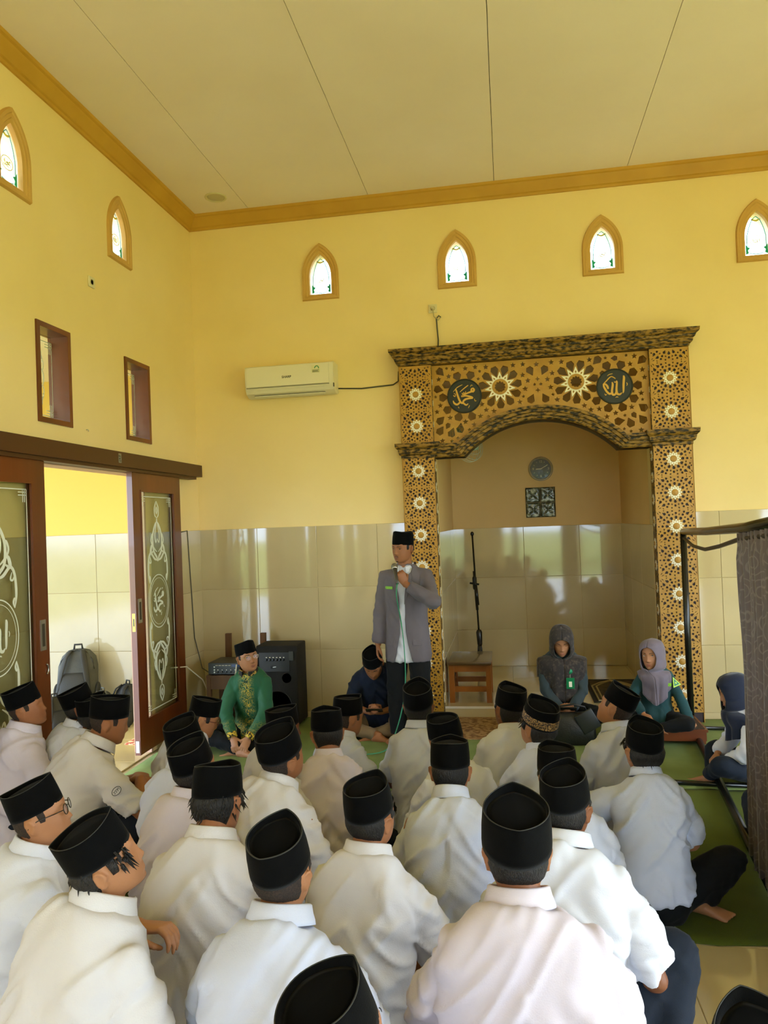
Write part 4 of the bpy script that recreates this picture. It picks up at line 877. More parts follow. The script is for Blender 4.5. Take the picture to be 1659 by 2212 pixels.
# ------------------------------------------------------------------ people: shared body kit
PEND = []     # (object, voxel, smooth iterations, post function)
def grow(name, mb, mt, parent, voxel, it=4, post=None):
    """one continuous surface from overlapping solids (voxel union, then relaxed)"""
    me = bpy.data.meshes.new(name); me.from_pydata(mb.v, [], mb.f); me.materials.append(mt); o = link(name, me, parent)
    md = o.modifiers.new('union', 'REMESH'); md.mode = 'VOXEL'; md.voxel_size = voxel; md.use_smooth_shade = True
    if it: sm = o.modifiers.new('relax', 'SMOOTH'); sm.factor = .5; sm.iterations = it
    PEND.append((o, post)); return o
def finish_people():
    bpy.context.view_layer.update(); dg = bpy.context.evaluated_depsgraph_get()
    for o, post in PEND:
        me = bpy.data.meshes.new_from_object(o.evaluated_get(dg)); old = o.data; mts = list(old.materials)
        me.materials.clear()
        for m_ in mts: me.materials.append(m_)
        if post:
            n = len(me.vertices); co = np.empty(n*3); me.vertices.foreach_get('co', co); no = np.empty(n*3); me.vertices.foreach_get('normal', no)
            co = co.reshape(-1, 3); no = no.reshape(-1, 3); co = post(co, no); me.vertices.foreach_set('co', co.ravel()); me.update()
        me.polygons.foreach_set('use_smooth', [True]*len(me.polygons))
        o.modifiers.clear(); o.data = me; bpy.data.meshes.remove(old)
# lattice value noise, vectorised
_NT = np.random.RandomState(5).rand(64, 64, 64).astype(np.float32)
def vnoise(P):
    i = np.floor(P).astype(int); f = P-i; f = f*f*(3-2*f); r_ = 0
    for dx in (0, 1):
        for dy in (0, 1):
            for dz in (0, 1):
                w = (f[:, 0] if dx else 1-f[:, 0])*(f[:, 1] if dy else 1-f[:, 1])*(f[:, 2] if dz else 1-f[:, 2])
                r_ = r_ + w*_NT[(i[:, 0]+dx) % 64, (i[:, 1]+dy) % 64, (i[:, 2]+dz) % 64]
    return r_*2-1
def ridge(P): return 1-np.abs(vnoise(P))*2.2
def folds(seed, amp=1.0, arm=None, hem=.1):
    """cloth creases: broad drape, slanted pulls from the armpits, gathers at the waist"""
    r = np.random.RandomState(seed); sh = r.rand(3)*40
    def post(co, no):
        x, y, z = co[:, 0], co[:, 1], co[:, 2]; d = np.zeros(len(co))
        d += .005*vnoise(co*6+sh)
        sx = np.sign(x); q = np.stack([(np.abs(x)*.75+z*.65)*26, (np.abs(x)*.65-z*.75)*5, y*7+sx*9], 1)+sh
        d += .0042*np.maximum(ridge(q), -.2)*np.clip(1.35-np.abs(z-.42)*3.0, .15, 1)
        q2 = np.stack([(x*.8-z*.6)*19, (x*.6+z*.8)*4, y*6], 1)+sh*1.7
        d += .0036*np.maximum(ridge(q2), -.2)
        q3 = np.stack([x*22, y*22, z*3], 1)+sh*.6
        d += .0045*np.maximum(ridge(q3), -.3)*np.clip((.34-z)*4, 0, 1)
        q4 = np.stack([x*7, y*7, z*34], 1)+sh*2.3
        d += .004*np.maximum(ridge(q4), -.3)*np.clip((np.abs(x)-.15)*8, 0, 1)
        return co + no*(d*amp*2.9)[:, None]
    return post
# ---- colours
def skin_mat(name, c, c2): return mat(name, c, .5, c2, 7, spec=.35, bump=.04, bscale=140)
SKINS = [skin_mat('warm_brown_skin', '#9c6743', '#8f5b3a'), skin_mat('deep_brown_skin', '#845335', '#76482d'), skin_mat('light_brown_skin', '#ae7a56', '#a06d49')]
def cloth_mat(name, c, c2, sheen=.1, rough=.85, bs=260): return mat(name, c, rough, c2, 3.2, bump=.12, bscale=bs, sheen=sheen, spec=.2)
SH = {'w': cloth_mat('white_cotton', '#d3d5dd', '#cacdd7'), 'b': cloth_mat('bluish_white_cotton', '#cad0e2', '#c1c7db'), 'c': cloth_mat('cream_white_cotton', '#d2d0d1', '#c8c5c6'), 'p': cloth_mat('pinkish_white_cotton', '#d2cad4', '#c9c0cb')}
M_NAVY = cloth_mat('navy_trouser_cloth', '#1b222d', '#171d27', .05); M_BLKT = cloth_mat('black_trouser_cloth', '#141517', '#101112', .05)
M_VELV = mat('black_velvet', '#080808', .95, '#050505', 30, sheen=.04, spec=.10, bump=.15, bscale=350); M_VELI = mat('black_velvet_crown', '#050505', .95, sheen=.03, spec=.08); M_PIPE = mat('cap_piping', '#24241f', .6)
M_HAIR = mat('short_black_hair', '#17120e', .55, '#0c0907', 60, bump=.8, bscale=260, stretch=(1, 1, .3)); M_FADE = mat('cropped_hair', '#3b2a20', .75, '#1c1510', 200, mix=(.35, .6), bump=.5, bscale=420)
M_LIP = mat('lips', '#7d4638', .5); M_LIP2 = mat('rose_lips', '#9a5548', .45); M_EYEW = mat('eye_white', '#d9d2c4', .25); M_IRIS = mat('dark_iris', '#1a0f08', .15); M_BROW = mat('eyebrow_hair', '#1a120c', .8)
# ---- head
HT = np.array([[.118,.0,.0,-.012],[.115,.022,.016,-.036],[.108,.038,.038,-.056],[.095,.055,.058,-.076],[.07,.068,.078,-.087],[.04,.0745,.087,-.093],[.015,.0765,.0895,-.094],[-.01,.0755,.086,-.091],[-.03,.073,.085,-.081],[-.05,.069,.0855,-.066],[-.07,.063,.085,-.050],[-.09,.053,.0825,-.028],[-.103,.040,.078,-.004],[-.112,.022,.068,.02],[-.115,.0,.048,.04]])[::-1]
def _g(x, z, cx, cz, sx, sz): return np.exp(-((x-cx)/sx)**2-((z-cz)/sz)**2)
def head_pt(psi, z, off=0.0, fem=0.0):
    """surface point for angle psi (pi/2 = face) and height z"""
    a = np.interp(z, HT[:, 0], HT[:, 1]); yf = np.interp(z, HT[:, 0], HT[:, 2]); yb = np.interp(z, HT[:, 0], HT[:, 3])
    c, s = np.cos(psi), np.sin(psi)
    e = 2/2.35
    cx = (yf+yb)/2*0
    x = (a+off)*np.sign(c)*np.abs(c)**e; y = np.where(s > 0, np.maximum(yf+off, .001)*np.abs(s)**e, (yb-off)*np.abs(s)**.95)
    x = x*(1-.05*fem*(z < -.04))
    fr = np.clip(s*1.6-.2, 0, 1)
    ax = np.abs(x); d = 0
    d = d - .0085*_g(ax, z, .031, .004, .015, .010) + .0035*_g(ax, z, .028, .024, .022, .007)*(1-.6*fem)
    hz = np.interp(z, [-.056, -.048, -.043, -.036, -.02, 0, .014, .025], [0, .006, .017, .021, .0135, .007, .003, 0]); wz = np.interp(z, [-.048, -.036, 0, .02], [.013, .012, .0085, .010])
    d = d + hz*np.exp(-(x/wz)**2) + .008*_g(ax, z, .0135, -.040, .0065, .0065)
    d = d + .004*_g(ax, z, .042, -.03, .018, .02) + .0068*_g(x, z, 0, -.0625, .019, .0052) + .0075*_g(x, z, 0, -.0765, .017, .006) - .003*_g(x, z, 0, -.0693, .022, .0022) + .006*_g(x, z, 0, -.101, .017, .010) - .003*_g(x, z, 0, -.088, .02, .004)
    return x, y+d*fr, z
def head_solid(mb, M, fem=0.0, nu=56, nv=54, capped=False):
    zs = np.concatenate([np.linspace(-.1149, -.02, nv//2+6), np.linspace(-.016, .1178, nv//2)]); rs = []
    for z in zs:
        ps = np.arange(nu)*2*PI/nu; x, y, zz = head_pt(ps, np.full(nu, z), fem=fem)
        rs.append([M @ Vector((float(x[i]), float(y[i]), float(z) if not capped or z < .055 else .055+(float(z)-.055)*.62)) for i in range(nu)])
    mb.rings(rs)
def ear_solid(mb, M, s=1.0):
    for sx in (-1, 1):
        E = M @ Matrix.Translation((sx*.076, -.012, -.012)) @ Matrix.Rotation(sx*-.55, 4, 'Z') @ Matrix.Rotation(-.12, 4, 'X')
        mb.ell((sx*.004, -.004, 0), (.006*s, .017*s, .029*s), 10, 8, E)
        mb.tube([(sx*.003, .010, -.002), (sx*.008, .013, .014), (sx*.011, .004, .029), (sx*.013, -.013, .028), (sx*.013, -.021, .010), (sx*.010, -.015, -.012), (sx*.006, -.004, -.027), (sx*.003, .006, -.020)], .0046*s, 7, E)
def patch(psi0, psi1, z0, z1, off, M, nu=10, nv=6, fem=0, shape=None, edge=.0008):
    """sheet lying on the face between angles and heights"""
    vs = []; fs = []
    for j in range(nv+1):
        for i in range(nu+1):
            u, v = i/nu, j/nv; p = psi0+(psi1-psi0)*u; zb, zt = (z0, z1) if shape is None else shape(u)
            z = zb+(zt-zb)*v; x, y, zz = head_pt(np.array([p]), np.array([z]), 0, fem); k = off if 0 < i < nu and 0 < j < nv else -edge
            q = Vector((float(x[0]), float(y[0])+k, z)); vs.append(M @ q)
    W_ = nu+1
    for j in range(nv):
        for i in range(nu): a = j*W_+i; fs.append((a, a+1, a+W_+1, a+W_))
    return MB().add(vs, fs)
def face_psi(x, z):
    """angle whose surface point has lateral position x"""
    ps = np.linspace(.02, PI-.02, 400); X, _, _ = head_pt(ps, np.full(400, z)); return float(ps[np.argmin(np.abs(X-x))])
def face_parts(body, M, look=(0, 0), lids=.0, lip=None, fem=0, brow=True, moustache=False, sk=None):
    lip = lip or M_LIP
    def sheet(name, x0, x1, shp, off, mt, nu=12, nv=4):
        zc = sum(shp(.5))/2; p = patch(face_psi(x0, zc), face_psi(x1, zc), 0, 0, off, M, nu, nv, fem, shp); return p.build(name, mt, body, smooth=True)
    sheet('upper_lip', -.022, .022, lambda u: (-.0695+.001*abs(2*u-1), -.0695+.0078*(1-abs(2*u-1)**1.6)+.0006-.0012*math.exp(-((u-.5)/.08)**2)), .0012, lip)
    sheet('lower_lip', -.020, .020, lambda u: (-.0705-.0095*(1-abs(2*u-1)**2), -.0702+.0005), .0014, lip)
    for sx in (-1, 1):
        c = head_pt(np.array([face_psi(sx*.031, .003)]), np.array([.003]), 0, fem); ec = Vector((sx*.0315, float(c[1][0])-.0085, .003))
        ew = MB().ell(ec, (.0125, .0118, .0115), 16, 12, M).build('eye', M_EYEW, body, smooth=True)
        g = Vector((look[0], 1, look[1])).normalized(); Mi = M @ Matrix.Translation(ec + g*.0070) @ g.to_track_quat('Z', 'Y').to_matrix().to_4x4()
        MB().lathe([(.0062, -.001), (.0058, .0038), (.003, .0049), (.0005, .0051)], 16, Mi).build('iris', M_IRIS, ew, smooth=True)
        sk_ = sk or SKINS[0]
        # lids: shells over the ball
        for nm, a0, a1 in (('upper_lid', .30-lids*1.0, 1.35), ('lower_lid', -1.35, -.36)):
            vs = []; fs = []
            for j in range(6):
                el = a0+(a1-a0)*j/5
                for i in range(13):
                    az = -1.35+2.7*i/12; rr_ = .0132
                    e2 = el*(1-.25*(abs(az)/1.35)**2) if nm == 'lower_lid' else a0*math.cos(az*.9)+(el-a0)*1.0
                    vs.append(M @ (ec+Vector((rr_*1.08*math.cos(e2)*math.sin(az), rr_*math.cos(e2)*math.cos(az), rr_*math.sin(e2)))))
            for j in range(5):
                for i in range(12): a = j*13+i; fs.append((a, a+1, a+14, a+13))
            lid = MB().add(vs, fs).build(nm, sk_, body, smooth=True)
            if nm == 'upper_lid': MB().tube([vs[i] for i in range(13)], .0010, 5).build('lash_line', M_BROW, lid)
        if brow: sheet('eyebrow', sx*.013, sx*.052, lambda u: (.0175+.006*math.sin(u*2.4), .0235+.005*math.sin(u*2.4)-.004*u), .0022, M_BROW, 10, 3)
    for sx in (-1, 1): MB().ell((sx*.0062, float(head_pt(np.array([PI/2-sx*.08]), np.array([-.0465]))[1][0])+.0005, -.0478), (.0032, .003, .0014), 8, 5, M).build('nostril', mat('nostril_shade', '#3a1f14', .9), body)
    if moustache:
        sheet('moustache', -.020, .020, lambda u: (-.0625-.002*abs(2*u-1), -.0545-.003*abs(2*u-1)), .0010, mat('faint_moustache', '#3a2519', .9), 10, 3)
        sheet('chin_stubble', -.012, .012, lambda u: (-.108, -.094), .0008, mat('faint_stubble', '#4a3021', .9), 8, 4)
def hair_shell(M, parent, mt, z_nape=-.075, thick=.006, z_top=.075, side=-.02, spikes=0, seed=0, name='hair', zfront=None):
    """short haircut: sheet over the back and sides of the skull, dipping into the skin at its edge"""
    rnd = random.Random(seed); nu, nv = 64, 16; vs = []; fs = []
    ps = np.linspace(PI/2+1.2, PI/2+2*PI-1.2, nu+1)
    for i, p in enumerate(ps):
        b = (1-math.sin(p))/2      # 0 face, 1 back
        bb = min(max((b-.30)/.45, 0), 1); zl = side + (z_nape-side)*bb**.8
        if b < .44: zl = side*.6
        elif b < .66: zl = .022
        else: zl = -.030 + (z_nape+.030)*min(1, (b-.66)/.14)
        for j in range(nv+1):
            v = j/nv; z = zl+(z_top-zl)*v; e = min(v*5, 1)
            if i in (0, nu): e = 0
            t = -.0015 + (thick+.0015)*e + (.0016*(rnd.random()-.5) if e > .5 else 0)
            if z > .010: t = min(t, max(.0012, thick*(1-(z-.010)/.02)))
            x, y, zz = head_pt(np.array([p]), np.array([z]), t); vs.append(M @ Vector((float(x[0]), float(y[0]), z)))
    W_ = nv+1
    for i in range(nu):
        for j in range(nv): a = i*W_+j; fs.append((a, a+1, a+W_+1, a+W_))
    mb = MB().add(vs, fs)
    for k in range(spikes):
        p = rnd.choice([PI/2+rnd.uniform(.7, 1.25), PI/2+2*PI-rnd.uniform(.7, 1.25), 1.5*PI+rnd.uniform(-1.1, 1.1), 1.5*PI+rnd.uniform(-1.4, 1.4)])
        z = rnd.uniform(-.01, .045); b = (1-math.sin(p))/2
        if b > .55: z = rnd.uniform(z_nape+.01, .03)
        x, y, zz = head_pt(np.array([p]), np.array([z]), .003); q = Vector((float(x[0]), float(y[0]), z)); n = Vector((math.cos(p), math.sin(p), 0)); L = rnd.uniform(.014, .032)
        mb.tube([M @ q, M @ (q+n*L*.35+Vector((0, 0, -L*.5))), M @ (q+n*L*(.4+.5*rnd.random())+Vector((rnd.uniform(-.3, .3)*L, 0, -L)))], [.0035, .0026, .0004], 5)
    return mb.build(name, mt, parent, smooth=True)
def peci(M, parent, k=1.0, hgt=.090, piping=False, band=None, shine=False):
    """velvet cap: tapering oval wall, almond crown sunk inside the rim. M maps to the head frame"""
    n = 48
    def oval(a, b, pt, z, dz=0):
        out = []
        for i in range(n):
            t = 2*PI*i/n; c, s = math.cos(t), math.sin(t)
            r_ = 1-pt*(abs(c)**2.0)*.22; out.append((a*k*math.copysign(abs(c)**(1+1.1*pt), c), b*k*s, z*k+dz*abs(s)**3))
        return out
    B = M @ Matrix.Translation((0, -.006, .032)) @ Matrix.Rotation(.10, 4, 'X')
    h = hgt
    wall = MB().rings([oval(.0795, .0925, 0, -.004), oval(.083, .0960, 0, -.006), oval(.0835, .0968, .05, .010), oval(.0825, .0965, .12, h*.5), oval(.0795, .0960, .32, h*.9, .006), oval(.078, .0955, .45, h*.985, .009), oval(.076, .094, .45, h, .009),
        oval(.073, .091, .45, h*.985, .008), oval(.071, .088, .45, h*.93, .004), oval(.070, .085, .42, h*.86)], B, cap=False)
    cap_ = wall.build('peci_cap', M_VELV, parent, smooth=True)
    cr = MB(); rs = [oval(.0705, .0855, .42, h*.865), oval(.055, .074, .4, h*.885), oval(.03, .055, .3, h*.905), oval(.006, .03, .2, h*.93)]
    cr.rings(rs, B); cr.build('crown_panel', M_VELI, cap_, smooth=True)
    top = oval(.077, .095, .45, h, .009)
    MB().tube([B @ Vector(q) for q in top], .0019*k if piping else .0013*k, 6, closed=True).build('rim_piping', M_PIPE, cap_, smooth=True)
    if band:
        MB().rings([oval(.0843, .0976, .02, .004), oval(.0848, .0981, .06, .008), oval(.0846, .0979, .10, h*.50), oval(.084, .0974, .12, h*.53)], B, cap=False).build('gold_band', band, cap_, smooth=True)
    return cap_
# ---- limbs
def ik(a, b, l1, l2, pole):
    a, b, pole = Vector(a), Vector(b), Vector(pole); d = b-a; L = min(d.length, (l1+l2)*.999); u = d.normalized()
    x = (l1*l1-l2*l2+L*L)/(2*L); h = math.sqrt(max(l1*l1-x*x, 0)); p = pole - u*pole.dot(u); p.normalize()
    return a+u*x+p*h, a+u*L
def hand_solid(mb, wrist, dirv, normal, side, curl=.5, s=1.0, spread=.10):
    """palm and five fingers. dirv: wrist to knuckles, normal: out of the back of the hand, side +1 right hand"""
    y = Vector(dirv).normalized(); z = Vector(normal); z = (z-y*z.dot(y)).normalized(); x = y.cross(z)   # x to the thumb-less side for right hand
    M = Matrix((x, y, z)).transposed().to_4x4(); M.translation = Vector(wrist)
    x_s = side
    def P(a, b, c): return M @ Vector((a*s, b*s, c*s))
    mb.rings([[P(w*math.cos(2*PI*k/12), l, t*math.sin(2*PI*k/12)) for k in range(12)] for l, w, t in ((-.02, .024, .018), (.0, .027, .018), (.03, .036, .017), (.06, .041, .015), (.085, .040, .013), (.097, .034, .009))])
    for i, (fx, L) in enumerate(((-.030, .068), (-.010, .078), (.011, .073), (.030, .058))):
        fx *= x_s; a0 = -curl*.55; p = Vector((fx, .083, .002)); d = Vector((fx*spread*6, 1, 0)).normalized(); pts = [p]; ang = 0
        for seg, fr in enumerate((.45, .32, .23)):
            ang += curl*(.75 if seg else .8); v = Vector((d.x, d.y*math.cos(ang), -math.sin(ang))); p = p+v*(L*fr); pts.append(p)
        mb.tube([P(*q) for q in pts] , [.0092*s, .0088*s, .0078*s, .0062*s], 8)
        mb.ell(P(*pts[-1]), (.0062*s,)*3, 8, 6)
        mb.ell(P(*pts[0]), (.0095*s,)*3, 8, 6)
    t0 = Vector((-.026*x_s, .020, -.004)); t1 = Vector((-.052*x_s, .046, -.014-.012*curl)); t2 = Vector((-.050*x_s+.010*curl*x_s, .076, -.020-.022*curl)); t3 = Vector((-.042*x_s+.020*curl*x_s, .098-.008*curl, -.022-.030*curl))
    mb.tube([P(*q) for q in (t0, t1, t2, t3)], [.014*s, .0125*s, .0098*s, .0072*s], 8); mb.ell(P(*t3), (.0072*s,)*3, 8, 6)
def foot_solid(mb, ankle, dirv, up, s=1.0):
    y = Vector(dirv).normalized(); z = Vector(up); z = (z-y*z.dot(y)).normalized(); x = y.cross(z); M = Matrix((x, y, z)).transposed().to_4x4(); M.translation = Vector(ankle)
    def P(a, b, c): return M @ Vector((a*s, b*s, c*s))
    mb.rings([[P(w*math.cos(2*PI*k/12), l, c+t*math.sin(2*PI*k/12)) for k in range(12)] for l, w, t, c in ((-.062, .018, .018, -.045), (-.05, .030, .030, -.04), (-.01, .034, .045, -.025), (.04, .034, .034, -.036), (.09, .040, .023, -.046), (.13, .043, .015, -.054), (.145, .036, .010, -.056))])
    for i, (tx, L, r_) in enumerate(((-.027, .048, .0125), (-.008, .045, .009), (.008, .040, .0085), (.022, .034, .008), (.034, .026, .0078))):
        mb.cap(P(tx, .135-.012*i*.6, -.055), P(tx*1.05, .135-.012*i*.6+L*.75, -.058), r_*s, r_*.85*s, 8)
def spine_curve(n, s, a0, a1, base, side_lean=0):
    """points and tangents up the back; angles lean forward (+y)"""
    P = [Vector(base)]; T = []; L = .62*s
    for i in range(n+1):
        u = i/n; a = math.radians(a0+(a1-a0)*u); t = Vector((math.sin(math.radians(side_lean))*u, math.sin(a), math.cos(a))).normalized(); T.append(t)
        if i < n: P.append(P[-1]+t*(L/n))
    return P, T
TORSO = [(-.14,.140,.105),(-.04,.170,.125),(.10,.172,.125),(.30,.160,.115),(.50,.166,.116),(.66,.174,.116),(.78,.172,.108),(.86,.150,.098),(.92,.118,.084),(.965,.084,.072),(1.0,.064,.062)]
def torso_rings(P, T, s, inflate=0.0, widen=1.0, u0=-.14, u1=1.0, hem=0.0, belly=0.0, n=28):
    rs = []; N = len(P)-1
    for u, w, d in TORSO:
        if u < u0-1e-6 or u > u1+1e-6: continue
        q = max(u, 0)*N; i = min(int(q), N-1); f = q-i; p = P[i].lerp(P[i+1], f); t = T[i].lerp(T[i+1], f).normalized()
        if u < 0: p = P[0]+T[0]*(u*.62*s)
        x = Vector((1, 0, 0)); x = (x-t*x.dot(t)).normalized(); y = t.cross(x)
        w2 = (w*.92*widen*s+inflate+(hem if u < .12 else 0)); d2 = d*s+inflate+(hem if u < .12 else 0)+belly*math.exp(-((u-.2)/.25)**2)
        rs.append([p + x*(w2*math.copysign(abs(math.cos(2*PI*k/n))**.85, math.cos(2*PI*k/n))) + y*(d2*math.copysign(abs(math.sin(2*PI*k/n))**.9, math.sin(2*PI*k/n))) for k in range(n)])
    return rs
def collar(P, T, s, mt, parent, r=.064, h=.042, open_front=True, stand=.012):
    """folded shirt collar round the neck, local frame of the spine top"""
    p = P[-1]; t = (T[-1]*.8+Vector((0, .0, .25))).normalized(); x = Vector((1, 0, 0)); x = (x-t*x.dot(t)).normalized(); y = t.cross(x); n = 40; vs = []; fs = []
    M = Matrix((x, y, t)).transposed().to_4x4(); M.translation = p + t*(-.014*s) + y*.004*s
    prof = [(0, .000), (-.002, h*.55), (.000, h*.95), (.004, h), (.009, h*.93), (.013, h*.5), (.019, .004), (.021, -.006)]
    g = .34 if open_front else 0.06
    for i in range(n+1):
        a = PI/2+g+(2*PI-2*g)*i/n; fb = (1-math.sin(a))/2
        drop = -.020*(1-fb)**2
        for o, z in prof:
            rr_ = (r+o)*s; pt_extra = (.012*s if i in (0, n) and z < h*.6 else 0)
            vs.append(M @ Vector((rr_*math.cos(a)*1.02, rr_*math.sin(a)*.98+ (1-fb)*.012*s, (z*s if True else 0)+drop*s-pt_extra)))
    W_ = len(prof)
    for i in range(n):
        for j in range(W_-1): a = i*W_+j; fs.append((a, a+1, a+W_+1, a+W_))
    o = MB().add(vs, fs).build('collar', mt, parent, smooth=True); md = o.modifiers.new('thickness', 'SOLIDIFY'); md.thickness = .002; return o
# ------------------------------------------------------------------ seated people
def glasses(M, parent, mt, wire=.0016, w=.021, h=.0185):
    g = MB()
    for sx in (-1, 1):
        g.tube([M @ Vector((sx*.032+w*math.cos(a), .097-.006*math.cos(a)*sx*math.copysign(1, 1)*.3, .000+h*math.sin(a))) for a in np.linspace(0, 2*PI, 25)[:-1]], wire, 6, closed=True)
        g.tube([M @ Vector(q) for q in ((sx*.053, .094, .004), (sx*.070, .070, .006), (sx*.079, .01, .006), (sx*.080, -.02, .0), (sx*.079, -.03, -.012))], wire*1.1, 6)
    g.tube([M @ Vector(q) for q in ((-.011, .098, .004), (0, .101, .007), (.011, .098, .004))], wire, 6)
    o = g.build('glasses', mt, parent, smooth=True)
    for sx in (-1, 1): MB().lathe([(w*.98, -.0004), (w*.98, .0004)], 20, M @ Matrix.Translation((sx*.032, .097, 0)) @ Matrix.Rotation(-PI/2, 4, 'X') @ Matrix.Scale(h/w, 4, (0, 1, 0))).build('lens', glass_mat('spectacle_lens', (.97, .97, .96), .006), o)
    return o
def hijab(M, P, T, s, mt, parent, drop=.30, wide=.20, front=.0, opening=.050, seedn=1, pointed=.0, chin=-.118, yaw=0, puff=.015):
    """scarf wrapped round the head, closing under the chin and falling over the shoulders"""
    vs = []; fs = []; nu = 72; Minv = M
    rows = []
    # head part
    for z in np.linspace(.130, chin, 22):
        zz = max(min(z*.93, .1175), -.1145)
        r = []
        # opening half angle by height: oval around the face
        t = (z+.018)/.088
        og = math.acos(max(-1, min(1, 1))) if False else (opening*math.sqrt(max(0, 1-t*t)) if abs(t) < 1 else 0)
        for i in range(nu+1):
            a0 = og/.078*1.0
            p = PI/2+a0+(2*PI-2*a0)*i/nu
            x, y, _ = head_pt(np.array([p]), np.array([zz]), puff+.006*(z < -.04))
            bk = (1-math.sin(p))/2
            yy = float(y[0]); 
            if z < -.02: yy = yy*(1) - bk*.028*((-.02-z)/.1)
            xx = float(x[0])*(1+.30*max(0, (-.05-z)/.07))
            if z > .1175*.93: xx *= max(.02, 1-((z-.109)/.022)**2*.98) if z > .109 else 1; 
            if z > .109: yy = -.012+(yy+.012)*max(.02, math.sqrt(max(0, 1-((z-.109)/.022)**2)))
            fl = .003*noise.noise(Vector((xx*20, yy*20, z*30+seedn)))
            r.append(M @ Vector((xx*(1+fl*6), yy+fl, z)))
        rows.append(r)
    # drape part: blend from the neck ring to a shoulder cape
    base = rows[-1]; c0 = sum(base, Vector())/len(base)
    N = len(P)-1; sh = P[int(N*.86)]
    for k in range(1, 15):
        v = k/14; r = []
        for i in range(nu+1):
            a = PI/2+(2*PI)*i/nu; bk = (1-math.sin(a))/2; fr = 1-bk
            rx = (.085+(wide-.085)*min(1, v*3.2)**.6)*(1-.10*v)*s; ry = (.085+(.160-.085)*min(1, v*2.2)**.7)*s
            zt = c0.z - (drop*(1-.25*abs(math.cos(a))) + pointed*max(0, math.sin(a))**3 + front*max(0, math.sin(a)))*v**1.35*s
            cx = c0.x+(sh.x-c0.x)*min(1, v*1.5); cy = c0.y+(sh.y-c0.y)*min(1, v*1.5)
            w = 1+.07*math.sin(a*9+seedn)*v+.05*math.sin(a*15+2*seedn+3*v)*v
            tgt = Vector((cx+rx*w*math.cos(a), cy+ry*w*math.sin(a)+(.02*s if math.sin(a) > 0 else 0), zt)); b = base[i]
            e = min(1, v*3.4); e = e*e*(3-2*e)
            r.append(Vector((b.x+(tgt.x-b.x)*e, b.y+(tgt.y-b.y)*e, min(b.z, zt) if True else zt)))
        rows.append(r)
    vs = [q for r in rows for q in r]; W_ = nu+1
    for j in range(len(rows)-1):
        for i in range(nu): a = j*W_+i; fs.append((a, a+1, a+W_+1, a+W_))
    o = MB().add(vs, fs).build('headscarf', mt, parent, smooth=True); md = o.modifiers.new('thickness', 'SOLIDIFY'); md.thickness = .005; md.offset = 1
    return o
